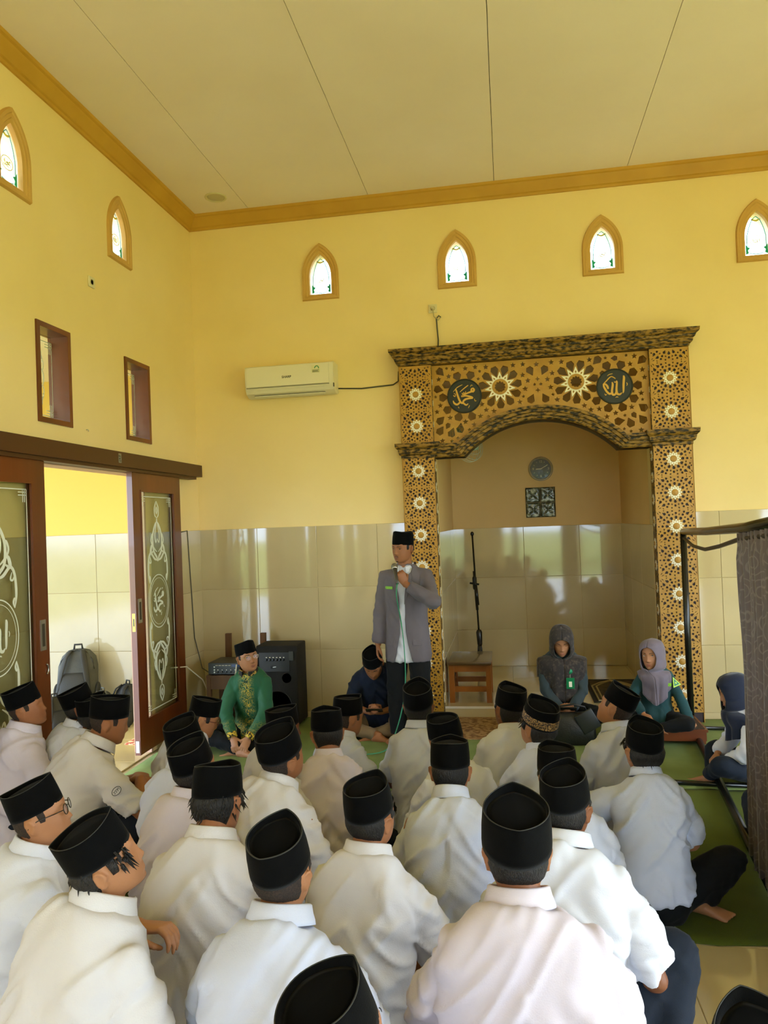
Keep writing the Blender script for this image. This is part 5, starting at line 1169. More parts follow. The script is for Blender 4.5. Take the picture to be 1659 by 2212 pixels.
def person(sp):
    g = sp.get; s0 = None; rs_ = g('rs', len(sp['label']))
    a0, a1 = g('spine', (-6, 20)); hp = g('hp', 8); hy = g('hy', 0); hr = g('hr', 0); hs = g('hs', 1.0); slean = g('slean', 0); bz = g('bz', .010)
    R = Matrix.Rotation(math.radians(hy), 4, 'Z') @ Matrix.Rotation(math.radians(hr), 4, 'Y') @ Matrix.Rotation(-math.radians(hp), 4, 'X')
    def frame(s):
        P, T = spine_curve(12, s, a0, a1, (0, 0, .085*s), slean)
        na = math.radians(a1*.6+16+hp*.30); nv = Vector((math.sin(math.radians(slean))*.5, math.sin(na), math.cos(na))).normalized()
        hc = P[-1]+nv*.036*s + (R @ Vector((0, .022, .060)))*hs
        return P, T, hc
    def top(s):
        P, T, hc = frame(s); return hc + (R @ Vector((0, -.008, .124)))*hs
    z = sp['z']-bz; s = 1.0
    for _ in range(12): s *= 1+(z-top(s).z)/max(top(s).z, .2)
    P, T, hc = frame(s); tp = top(s)
    yaw = math.radians(sp['yaw']); RZ = Matrix.Rotation(yaw, 3, 'Z')
    W3 = onz(sp['hat'][0], sp['hat'][1]+g('dy', 8), sp['z']); loc = W3 - RZ @ Vector((tp.x, tp.y, 0)); loc.z = bz
    root = tag(empty('person', loc, yaw), sp['label'], 'person', g('group', 'schoolboys seated on the floor'))
    sk = SKINS[g('skin', 0)]; near = g('near', 1)
    Mh = Matrix.Translation(hc) @ R @ Matrix.Scale(hs, 4)
    wide = g('wide', 1.0); fat = g('fat', 0.0)
    # joints
    i86 = 10; pc = P[i86]*.6+P[9]*.4; X = Vector((1, 0, 0))
    S = {q: pc + X*(q*.147*wide*s) + Vector((0, .012*s, 0)) for q in (-1, 1)}
    wr = g('wrist', {}); E = {}; Wp = {}
    for q in (-1, 1):
        t = wr.get(q, (q*.05, .26, .21)); pole = g('pole', {}).get(q, (q*1.0, -.45, -.3))
        E[q], Wp[q] = ik(S[q], Vector(t)*s, .272*s, .245*s, pole)
    kn = g('knee', {}); K = {q: Vector(kn.get(q, (q*.33, .29, .115)))*s for q in (-1, 1)}
    an = g('ankle', {}); A_ = {q: Vector(an.get(q, (-q*.03, .36 if q > 0 else .31, .055)))*s for q in (-1, 1)}
    Hj = {q: Vector((q*.09, .03, .095))*s for q in (-1, 1)}
    # body
    b = MB()
    b.tube([Vector((0, 0, .06*s))]+P[2:]+[], [.055*s]*(len(P)-1), 10)
    for q in (-1, 1):
        b.cap(P[9], S[q], .034*s, .036*s); b.cap(S[q], E[q], .036*s, .034*s); b.cap(E[q], Wp[q], .035*s, .026*s)
        fd = (Wp[q]-E[q]).normalized(); hd = g('hdir', {}).get(q); hn = g('hnor', {}).get(q, (q*.3, .15, 1))
        hd = Vector(hd) if hd else (fd*.7+Vector((-q*.45, .25, -.25)))
        hand_solid(b, Wp[q], hd, hn, q, g('curl', .75), .96*s)
        b.cap((0, 0, .09*s), Hj[q], .05*s, .045*s); b.cap(Hj[q], K[q], .05*s, .04*s); b.cap(K[q], A_[q], .038*s, .032*s)
        foot_solid(b, A_[q], g('foot', {}).get(q, (-q*1, .10, -.12)), g('fup', {}).get(q, (0, -.45, 1)), g('fs', .98)*s)
    b.tube([P[-1]-T[-1]*.05*s, P[-1]+Vector((0, .006, .01))*s, hc + R @ Vector((0, -.018, -.045))*hs, hc + R @ Vector((0, -.012, .0))*hs], [.060*s, .054*s*g('neck', 1), .050*hs*g('neck', 1), .05*hs], 14)
    head_solid(b, Mh, g('fem', 0), capped=g('cap', True)); ear_solid(b, Mh, 1.0 if not g('fem', 0) else .8)
    vox = {2: .0052, 1: .0072, 0: .0085}[near]
    if g('face'): vox = .0046
    body = grow('body', b, sk, root, vox, 2)
    if g('face'): face_parts(body, Mh, **{**dict(sk=sk), **g('face')})
    # shirt
    mt = sp['shirt'] if not isinstance(sp['shirt'], str) else SH[sp['shirt']]
    c = MB(); c.rings(torso_rings(P, T, s, .013+fat*.3, wide, u0=g('hem', -.04), u1=.965, hem=.016, belly=fat))
    loose = g('loose', 1.0); cov = g('sleeve', .86)
    for q in (-1, 1):
        sh0 = P[9]+X*(q*.07*s)
        if cov <= 1:
            e = S[q].lerp(E[q], cov); ax = (E[q]-S[q]).normalized()
            c.tube([sh0, S[q]-Vector((q*.01, 0, -.004))*s, S[q].lerp(E[q], .35), S[q].lerp(E[q], .7*cov/.86 if cov < .86 else .7), e], [.066*s, .056*s, .058*s*loose, .061*s*loose, .066*s*loose], 14)
        else:
            f = cov-1; we = E[q].lerp(Wp[q], f)
            c.tube([sh0, S[q]-Vector((q*.01, 0, -.004))*s, S[q].lerp(E[q], .4), S[q].lerp(E[q], .85), E[q].lerp(Wp[q], .08), E[q].lerp(Wp[q], f*.5), we], [.066*s, .058*s, .056*s*loose, .056*s*loose, .054*s*loose, .049*s*loose, .043*s*loose], 14)
    if cov > 1:
        for q in (-1, 1): c.ell(E[q], (.057*s,)*3, 12, 8)
    sv = .0105 if near else .012
    shirt = grow(g('top', 'shirt'), c, mt, root, sv, 5, folds(rs_, g('fold', 1.0)))
    if g('collar', True): collar(P, T, s, g('collar_mat', mt), shirt, h=g('colh', .040))
    if g('badge'):
        q = g('badge'); m_ = S[q].lerp(E[q], .42); ax = (E[q]-S[q]).normalized(); o_ = (Vector((q*1.0, -.35, .25))-ax*Vector((q*1.0, -.35, .25)).dot(ax)).normalized()
        M = Matrix((ax.cross(o_), -ax, o_)).transposed().to_4x4(); M.translation = m_ + o_*.071*s
        bd = MB().lathe([(.001, .0), (.026, .0), (.026, .0022), (.023, .0028), (.001, .0028)], 20, M @ Matrix.Scale(.72, 4, (0, 1, 0))).build('sleeve_badge', mat('badge_white', '#cfcfd2', .8), shirt)
        MB().tube([M @ Vector((.0235*math.cos(a), .0170*math.sin(a), .003)) for a in np.linspace(0, 2*PI, 21)[:-1]], .0016, 5, closed=True).build('badge_rim', mat('badge_ink', '#3a3c46', .8), bd)
        for k in range(4): MB().tube([M @ Vector((-.013+.009*k+.0035*math.cos(a), .006*math.sin(a), .003)) for a in np.linspace(.3*k, 4.5+.3*k, 8)], .0013, 5).build('badge_letter', mat('badge_ink', ''), bd)
    # trousers
    pm = sp.get('pants', M_NAVY); p = MB()
    p.ell(Vector((0, -.005, .098))*s, (.178*s*wide, .150*s, .105*s), 20, 12); p.rings(torso_rings(P, T, s, .006, wide, u0=-.14, u1=.30))
    for q in (-1, 1):
        p.tube([Hj[q]*.6+Vector((0, 0, .035*s)), Hj[q], Hj[q].lerp(K[q], .5), K[q], K[q]+(K[q]-Hj[q]).normalized()*.045*s], [.10*s, .100*s, .088*s, .074*s, .035*s], 14)
        e = K[q].lerp(A_[q], .90); p.tube([K[q], K[q].lerp(A_[q], .4), e], [.070*s, .062*s, .055*s], 14)
    def keep_up(co, no, f=folds(rs_+3, .42)):
        co = f(co, no); co[:, 2] = np.maximum(co[:, 2], .002); return co
    grow(g('bottom', 'trousers'), p, pm, root, .0135, 5, keep_up)
    # head wear and hair
    hm = g('hair', 'short')
    if hm == 'short': hair_shell(Mh, root, M_HAIR, -.070, .006, seed=rs_)
    elif hm == 'long': hair_shell(Mh, root, M_HAIR, -.080, .011, seed=rs_, side=-.03, spikes=g('spikes', 70))
    elif hm == 'fade':
        hair_shell(Mh, root, M_FADE, -.066, .0025, seed=rs_)
    if g('cap', True): peci(Mh, root, g('capk', 1.0), g('caph', .090), g('piping', False), g('band'))
    if g('glasses'): glasses(Mh, root, g('glasses'), w=g('lensw', .021))
    if g('hijab'): hijab(Mh, P, T, s, parent=root, **g('hijab'))
    sp['_'] = dict(root=root, P=P, T=T, hc=hc, s=s, Mh=Mh, S=S, E=E, W=Wp, shirt=shirt, body=body)
    return root
GOLDBAND = mat('gold_embroidered_band', '#24160c', .6, '#a8834a', 150, detail=4, mix=(.46, .60))
REDG = mat('red_plastic_frame', '#5a1518', .3)
BOYS = [
 dict(label='schoolboy at the far left edge looking right, below the left sliding door', hat=(40, 1478), hs=0.96, z=.97, yaw=-35, hy=-35, hp=-14, hr=4, shirt='p', spine=(-4, 18), hair='fade', wide=1.02, knee={-1: (-.12, .38, .13), 1: (.3, .3, .12)}),
 dict(label='schoolboy in white whose tilted cap stands before the grey backpacks', hat=(158, 1481), hs=0.9, z=.92, yaw=-45, hy=-15, hp=-16, shirt='w', skin=1, hair='short'),
 dict(label='schoolboy mostly hidden, cap and hair showing just left of the clasped hands boy', hat=(197, 1497), hs=0.9, z=.88, yaw=-50, hy=10, hp=-5, shirt='w', skin=1, hair='long', spikes=20),
 dict(label='schoolboy with clasped hands and a sleeve badge leaning forward at the left', hat=(242, 1498), z=.95, yaw=-42, hy=-14, hp=12, spine=(2, 34), shirt='c', badge=1, wrist={-1: (-.02, .37, .44), 1: (.04, .36, .45)}, knee={1: (.20, .36, .36), -1: (-.2, .36, .34)}, ankle={1: (.14, .42, .06), -1: (-.14, .42, .06)}, foot={1: (.2, 1, 0), -1: (-.2, 1, 0)}, capk=1.02, hair='fade', wide=1.02, curl=1.0, near=1),
 dict(label='schoolboy with dark glasses at the left edge of the third row', hat=(60, 1688), hs=0.93, z=.95, yaw=-45, hy=-24, hp=-16, shirt='w', glasses=M_BLACK, hair='fade', near=1, skin=2),
 dict(label='large foreground schoolboy at lower left with hair tufts below his cap', hat=(181, 1779), hs=0.95, z=1.0, yaw=-30, hy=-28, hp=-22, hr=6, spine=(0, 26), shirt='c', hair='long', spikes=110, near=2, badge=1, wide=1.05, skin=2, wrist={-1: (-.13, .30, .50)}, pole={-1: (-1, .1, -.8)}),
 dict(label='schoolboy with red glasses and a sleeve badge right of the sliding door', hat=(450, 1502), hs=0.88, z=.85, yaw=-40, hy=-25, hp=20, spine=(0, 28), shirt='w', glasses=REDG, badge=1, skin=2, hair='short', near=1),
 dict(label='schoolboy in bluish white behind the one with the creased cap', hat=(389, 1551), hs=0.93, z=.92, yaw=-18, hy=-4, hp=-12, shirt='b', spine=(-4, 14)),
 dict(label='schoolboy with a creased worn cap, second before the green shirted man', hat=(404, 1599), hs=0.93, z=.95, yaw=-20, hy=-6, hp=-14, shirt='p', piping=True, spine=(-2, 22)),
 dict(label='schoolboy with bushy hair and a broad cream shirt in the left middle', hat=(472, 1645), z=.96, yaw=-8, hy=2, hp=16, hr=-3, shirt='c', hair='long', spikes=60, near=2, wide=1.06, spine=(-6, 24), capk=1.03),
 dict(label='schoolboy half hidden directly in front of the man in green', hat=(609, 1522), hs=0.88, z=.86, yaw=-45, hy=-15, hp=0, shirt='c', skin=1, near=1),
 dict(label='stout schoolboy with a shaved neck leaning forward in the centre left', hat=(596, 1571), z=.95, yaw=-22, hy=-8, hp=-14, hr=5, spine=(4, 36), shirt='c', wide=1.14, fat=.03, hair='fade', capk=1.05, near=2),
 dict(label='schoolboy in a pinkish shirt looking left below the phone man', hat=(704, 1524), z=.84, yaw=10, hy=12, hp=10, shirt='p', near=1, spine=(-4, 16)),
 dict(label='schoolboy with a sleeve badge nearest to the phone man', hat=(753, 1497), hs=0.93, z=.82, yaw=-30, hy=-14, hp=8, shirt='b', badge=1, near=1, hair='fade'),
 dict(label='schoolboy in a dingy white short sleeved shirt in the middle front', hat=(791, 1685), hs=0.96, z=.93, yaw=-14, hy=-6, hp=-6, shirt='c', near=2, spine=(-6, 22), hair='short', pole={1: (1.0, -.1, -.3), -1: (-1.0, -.1, -.3)}),
 dict(label='schoolboy with prominent ears and a bright white shirt in the lower left centre', hat=(594, 1792), hs=0.98, z=.98, yaw=-5, hy=-2, hp=-14, shirt='b', near=2, skin=2, spine=(-4, 24), hair='fade', piping=True, wide=1.0, badge=1),
 dict(label='foreground figure at the bottom edge of whom only a big black cap shows', hat=(693, 2135), hs=0.95, z=.97, yaw=-25, hy=-15, hp=-14, shirt='w', near=1),
 dict(label='schoolboy with a piped cap sitting just before the standing speaker', hat=(901, 1475), z=.88, yaw=0, hy=0, hp=-14, shirt='b', piping=True, near=1, skin=1, spine=(-6, 16), capk=1.02),
 dict(label='schoolboy facing left with a tilted cap beside the speaker', hat=(953, 1542), hs=0.93, z=.86, yaw=28, hy=28, hp=8, hr=-10, shirt='w', near=1, hair='fade', skin=2),
 dict(label='schoolboy in the centre showing both ears and a peaked collar', hat=(971, 1591), z=.87, yaw=0, hy=2, hp=10, shirt='b', near=2, spine=(2, 34), wide=1.08, capk=1.0, colh=.05),
 dict(label='schoolboy in front of the beige rug with a tall pointed cap', hat=(1106, 1477), z=.87, yaw=8, hy=18, hp=-4, hr=5, shirt='w', near=1, skin=1, capk=1.0, spine=(-2, 22)),
 dict(label='schoolboy wearing a brown cap with a gold embroidered band', hat=(1172, 1513), z=.87, yaw=15, hy=24, hp=-14, shirt='b', near=1, band=GOLDBAND, hair='long', spikes=25, capk=1.02, skin=2),
 dict(label='schoolboy covering his cheek with a hand behind the stout cap on the right', hat=(1200, 1605), hs=0.95, z=.85, yaw=0, hy=22, hp=6, shirt='b', near=1, skin=2, wide=1.06, spine=(-2, 22), wrist={-1: (-.10, .22, .52)}, pole={-1: (-1, .1, -.6)}),
 dict(label='schoolboy with a wide dark leg spread out at the right of the last rows', hat=(1216, 1661), hs=0.97, z=.95, yaw=-14, hy=-6, hp=-8, shirt='w', near=2, skin=1, wide=1.06, spine=(-2, 28), loose=1.05, wrist={1: (.10, .24, .20)}, pole={1: (1, -.6, -.5)}, knee={1: (.31, .22, .36)}, ankle={1: (.27, .02, .08)}, foot={1: (.3, 1, 0)}),
 dict(label='schoolboy turning left toward the women with a steeply tilted cap', hat=(1351, 1480), hs=0.92, z=.87, yaw=22, hy=34, hp=-20, hr=14, shirt='b', near=1, hair='fade', skin=2, spine=(-2, 20)),
 dict(label='schoolboy with crossed legs and a bare foot at the right of the carpet', hat=(1393, 1557), z=.84, yaw=-2, hy=16, hp=-8, shirt='b', near=2, hair='long', spikes=18, hem=.10, skin=2, spine=(-8, 26), wrist={-1: (-.10, .24, .50)}, pole={-1: (-1, .0, -.6)}, knee={1: (.42, .14, .25), -1: (-.33, .26, .14)}, ankle={1: (.22, .04, .065)}, foot={1: (1, -.35, -.05), -1: (1, .15, -.1)}, fs=.9, capk=.98, pants=M_BLKT),
 dict(label='broad man in a white shirt with greying hair, nearest in the foreground', hat=(1114, 1739), z=1.02, yaw=2, hy=2, hp=-8, shirt='p', near=2, skin=0, wide=1.10, fat=.015, spine=(-4, 20), sleeve=1.8, hair='short', capk=1.09, hs=1.04, loose=1.15, pole={1: (1, -.2, -.5), -1: (-1, -.2, -.5)}),
 dict(label='foreground figure cut by the lower right corner, only a cap showing', hat=(1659, 2243), z=.97, yaw=10, hy=0, hp=-10, shirt='w', near=1, capk=1.04),
]
# ------------------------------------------------------------------ people facing the camera
def batik():
    m = mat('green_batik', '#085230', .7, '#084a2b', 3, sheen=.15); nt = m.node_tree; p = nt.nodes['Principled BSDF']; N = nt.nodes.new; L = nt.links.new
    tc = N('ShaderNodeTexCoord'); sx = N('ShaderNodeSeparateXYZ'); L(tc.outputs['Object'], sx.inputs[0])
    nz = N('ShaderNodeTexNoise'); nz.inputs['Scale'].default_value = 34; nz.inputs['Detail'].default_value = 3; nz.inputs['Distortion'].default_value = 1.6; L(tc.outputs['Object'], nz.inputs['Vector'])
    nb = N('ShaderNodeTexNoise'); nb.inputs['Scale'].default_value = 9; L(tc.outputs['Object'], nb.inputs['Vector'])
    def math_(op, a, b=None, c=None):
        n = N('ShaderNodeMath'); n.operation = op; n.use_clamp = op == 'MULTIPLY_ADD'
        for i, v in enumerate((a, b, c)):
            if v is None: continue
            if isinstance(v, (int, float)): n.inputs[i].default_value = v
            else: L(v, n.inputs[i])
        return n.outputs[0]
    ax = math_('ABSOLUTE', sx.outputs['X'])
    low = math_('MULTIPLY_ADD', sx.outputs['Z'], -8.0, 2.2)            # ornament thickens towards the hem
    mid = math_('MULTIPLY_ADD', ax, -16.0, 1.15); z_ok = math_('MULTIPLY_ADD', sx.outputs['Y'], 8.0, -.3); mid = math_('MULTIPLY', mid, z_ok)
    dens = math_('MAXIMUM', low, mid); dens = math_('MULTIPLY', dens, math_('MULTIPLY_ADD', nb.outputs['Fac'], 5.0, -1.9))
    line = math_('SUBTRACT', .055, math_('ABSOLUTE', math_('SUBTRACT', nz.outputs['Fac'], .5))); line = math_('MULTIPLY_ADD', line, 40.0, 0.0)
    f = math_('MULTIPLY', line, dens)
    mx = N('ShaderNodeMix'); mx.data_type = 'RGBA'; mx.inputs[6].default_value = lin('#085230')+(1,); mx.inputs[7].default_value = lin('#c9a92e')+(1,); L(f, mx.inputs[0])
    dk = math_('MULTIPLY_ADD', math_('SUBTRACT', nz.outputs['Fac'], .60), 30.0, 0.0); dk = math_('MULTIPLY', dk, dens)
    m2 = N('ShaderNodeMix'); m2.data_type = 'RGBA'; L(dk, m2.inputs[0]); L(mx.outputs[2], m2.inputs[6]); m2.inputs[7].default_value = lin('#1c1a16')+(1,)
    L(m2.outputs[2], p.inputs['Base Color']); return m
M_TEAL = cloth_mat('teal_blazer_cloth', '#28484a', '#223f42', .15); M_TEAL2 = cloth_mat('slate_blue_blazer_cloth', '#39454a', '#323d42', .15)
M_GREYJ = cloth_mat('grey_blazer_cloth', '#6b6468', '#625b60', .12); M_KHAKI = cloth_mat('khaki_cloth', '#8a7457', '#7d684c'); M_NVS = cloth_mat('dark_navy_shirt_cloth', '#1c2436', '#161d2d')
M_HIJ1 = mat('dark_brown_print_scarf', '#2b2624', .85, '#4a3f39', 42, detail=5, mix=(.5, .66), sheen=.2); M_HIJ2 = cloth_mat('mauve_grey_scarf', '#746a74', '#6b616c', .25); M_HIJ3 = cloth_mat('dark_navy_scarf', '#22283a', '#1d2232', .3)
M_LIME = mat('lime_green_tag', '#8fce2a', .5, '#5d8f1e', 260, mix=(.5, .56)); M_GOLDF = mat('thin_gold_frame', '#a98a52', .3, metal=.7)
FR = [
 dict(label='man in a green and gold batik shirt with round glasses sitting by the loudspeaker', hat=(527, 1380), z=.87, yaw=178, hy=46, hp=-9, hr=6, shirt=batik(), sleeve=1.86, pants=M_BLKT, near=2, skin=2, face=dict(look=(.35, .25), lip=M_LIP), glasses=M_GOLDF, lensw=.024, hair='short',
      spine=(6, 20), wrist={1: (.075, .35, .15), -1: (-.07, .35, .15)}, hdir={1: (-.35, .5, -.8), -1: (.35, .5, -.8)}, hnor={1: (.2, .8, .5), -1: (-.2, .8, .5)}, pole={1: (1, -.1, -.3), -1: (-1, -.1, -.3)}, collar_mat=mat('black_gold_collar', '#17140f', .8, '#b08f3a', 30, mix=(.55, .62)), group='people at the front of the hall', curl=.55, rs=21, capk=1.0, knee={1: (.36, .26, .14), -1: (-.36, .26, .14)}, colh=.045, fold=.5),
 dict(label='man in a dark navy shirt and khaki trousers bending over his phone', hat=(802, 1404), z=.74, yaw=183, hy=-2, hp=40, shirt=M_NVS, sleeve=1.35, pants=M_KHAKI, near=2, skin=0, face=dict(look=(0, -.6), lids=.5), hair='short', spine=(8, 46), wrist={1: (.045, .33, .25), -1: (-.045, .33, .25)}, hdir={1: (-.35, .75, .35), -1: (.35, .75, .35)}, hnor={1: (.55, .35, -.55), -1: (-.55, .35, -.55)},
      group='people at the front of the hall', curl=1.0, rs=22, pole={1: (1, -.2, -.5), -1: (-1, -.2, -.5)}),
 dict(label='woman in a dark printed hijab and slate blue blazer smiling down at her phone', hat=(1212, 1348), z=.90, bz=.112, yaw=182, hy=-4, hp=22, shirt=M_TEAL2, sleeve=1.9, pants=M_BLKT, near=2, skin=2, cap=False, hair=None, fem=1, collar=False, hs=.97, top='blazer', bottom='skirt', fs=.45, face=dict(look=(0, -.6), lids=.45, lip=M_LIP2, fem=1),
      hijab=dict(mt=M_HIJ1, drop=.30, wide=.235, front=.13, seedn=3, opening=.054, puff=.021), spine=(0, 18), wrist={1: (.05, .32, .17), -1: (-.05, .32, .17)}, hdir={1: (-.55, .7, .2), -1: (.55, .7, .2)}, hnor={1: (.35, .25, -.7), -1: (-.35, .25, -.7)}, group='people at the front of the hall', curl=.9, rs=23, fold=.4, loose=1.05, wide=1.04),
 dict(label='woman in a mauve grey hijab and teal blazer glancing up beside the right pillar', hat=(1407, 1373), z=.82, bz=.135, yaw=172, hy=-26, hp=-2, hr=4, shirt=M_TEAL, sleeve=1.92, pants=M_BLKT, near=2, skin=2, cap=False, hair=None, fem=1, collar=False, hs=.97, top='blazer', bottom='skirt', fs=.45, face=dict(look=(-.30, .35), lip=M_LIP2, fem=1),
      hijab=dict(mt=M_HIJ2, drop=.17, wide=.175, front=.20, seedn=7, opening=.056), spine=(-4, 16), wrist={1: (.14, .30, .20), -1: (-.36, .13, .04)}, pole={1: (1, -.3, -.3), -1: (-1, -.6, .2)}, hdir={1: (-.5, .8, -.2), -1: (-.3, 1, -.05)}, hnor={1: (.2, .2, 1), -1: (0, -.05, 1)}, group='people at the front of the hall', curl=.3, rs=24, fold=.4),
 dict(label='girl in a dark navy hijab and white shirt sitting sideways behind the partition rail', hat=(1578, 1448), z=.72, yaw=84, hy=6, hp=12, shirt='w', sleeve=1.9, pants=M_NAVY, near=2, skin=2, cap=False, hair=None, fem=1, collar=False, hs=.95, face=dict(look=(0, 0), lip=M_LIP2, fem=1),
      hijab=dict(mt=M_HIJ3, drop=.26, wide=.20, front=.02, seedn=5, opening=.056), spine=(-2, 30), wrist={1: (.12, .34, .20), -1: (-.12, .30, .20)}, knee={1: (.30, .34, .20), -1: (-.26, .36, .22)}, ankle={1: (.06, .40, .05), -1: (-.02, .44, .05)}, foot={-1: (.5, .9, -.05), 1: (-1, .2, -.1)}, group='girls behind the partition', rs=25),
 dict(label='girl almost hidden by the grey curtain with only dark navy knees showing', hat=(1680, 1520), z=.74, yaw=84, hy=0, hp=10, shirt='w', sleeve=1.9, pants=M_NAVY, near=0, skin=2, cap=False, hair=None, fem=1, collar=False, hs=.95,
      hijab=dict(mt=M_HIJ3, drop=.26, wide=.20, seedn=6, opening=.056), spine=(-2, 26), group='girls behind the partition', rs=26, knee={1: (.26, .34, .22), -1: (-.26, .34, .22)}),
]
def front_extras():
    G, N, A, B, C = [f['_'] for f in FR[:5]]
    # gold cuffs of the batik shirt
    for q in (-1, 1):
        w = G['E'][q].lerp(G['W'][q], .93); d = (G['W'][q]-G['E'][q]).normalized(); MB().tube([w-d*.022, w+d*.022], [.044*G['s'], .040*G['s']], 18).build('embroidered_cuff', mat('gold_cuff', '#2a2412', .8, '#d0b037', 60, mix=(.46, .54)), G['shirt'], smooth=True)
    # phones
    for pr, lab, f in ((N, 'dark phone held in both hands by the man in navy', 1), (A, 'dark phone held low by the woman in the dark hijab', 1)):
        R_ = pr['root']; mid = (pr['W'][1]+pr['W'][-1])/2 + Vector((0, .075, .035 if pr is N else .03))
        Mw = Matrix.Translation(R_.location) @ Matrix.Rotation(R_.rotation_euler.z, 4, 'Z'); wl = Mw @ mid
        ph = thing('phone', lab, 'phone', wl, R_.rotation_euler.z); ph.rotation_euler = (.55, 0, R_.rotation_euler.z)
        MB().rbox((-.070, -.036, -.004), (.070, .036, .004), .0035).build('phone_body', M_BLACK, ph, auto=30); MB().box((-.064, -.032, .004), (.064, .032, .0046)).build('screen', mat('dark_screen', '#1d2022', .08), ph)
    # badge card on the first hijab
    P, s, hc = A['P'], A['s'], A['hc']; r = A['root']; y = P[8].y+.192*s; z = P[8].z-.02
    cl = MB().lathe([(.020, 0), (.020, .008), (.001, .010)], 18, Matrix.Translation((-.045, y+.02, z+.035)) @ Matrix.Rotation(-PI/2, 4, 'X')).build('badge_reel', mat('green_reel', '#0c8a5c', .4), r, smooth=True)
    MB().box((-.049, y+.022, z-.015), (-.041, y+.025, z+.02)).build('badge_strap', M_STEEL, cl)
    cd = MB().rbox((-.032, -.045, -.003), (.032, .045, .003), .003, Matrix.Translation((-.045, y+.025, z-.06)) @ Matrix.Rotation(PI/2-.1, 4, 'X')).build('badge_card', mat('green_card', '#0b7a46', .4), r)
    MB().box((-.057, y+.0285, z-.088), (-.033, y+.0300, z-.045)).build('card_window', M_WHITEP, cd)
    fl = MB(); rnd = random.Random(4)
    for k in range(16):
        x = -.13+rnd.uniform(-.03, .03)*s; zz = P[10].z-.05+rnd.uniform(-.06, .05); yy = P[10].y+.125*s
        for t in range(4): a = t*PI/2+k; fl.ell((x+.005*math.cos(a), yy+.004, zz+.005*math.sin(a)), (.0042, .002, .0042), 8, 6)
    fl.build('printed_flowers', mat('pale_flower_print', '#8f857d', .8), r, smooth=True)
    # name tag and shoulder patch of the second woman
    P, s, S, E = B['P'], B['s'], B['S'], B['E']; r = B['root']
    MB().rbox((-.038, -.013, -.002), (.038, .013, .002), .0018, Matrix.Translation((-.115*s, P[8].y+.128*s, P[8].z)) @ Matrix.Rotation(.35, 4, 'Z') @ Matrix.Rotation(PI/2-.2, 4, 'X')).build('name_tag', M_LIME, r)
    m_ = S[-1].lerp(E[-1], .30); ax = (E[-1]-S[-1]).normalized(); o_ = Vector((-.55, .85, 0)); o_ = (o_-ax*o_.dot(ax)).normalized(); M = Matrix((-ax.cross(o_), -ax, o_)).transposed().to_4x4(); M.translation = m_+o_*.064*s
    tr = MB().prism([(-.036, -.034), (.036, -.034), (0, .040)], 0, .003, M).build('triangle_patch', mat('lime_patch', '#b7dc4a', .6), r)
    MB().prism([(-.024, -.026), (.024, -.026), (0, .026)], .003, .004, M).build('patch_field', mat('teal_patch', '#2c7a60', .6), tr); MB().prism(star(0, -.008, .012), .004, .005, M).build('patch_star', mat('lime_patch', ''), tr)
    for q, z0 in ((-.12, .0),): pass
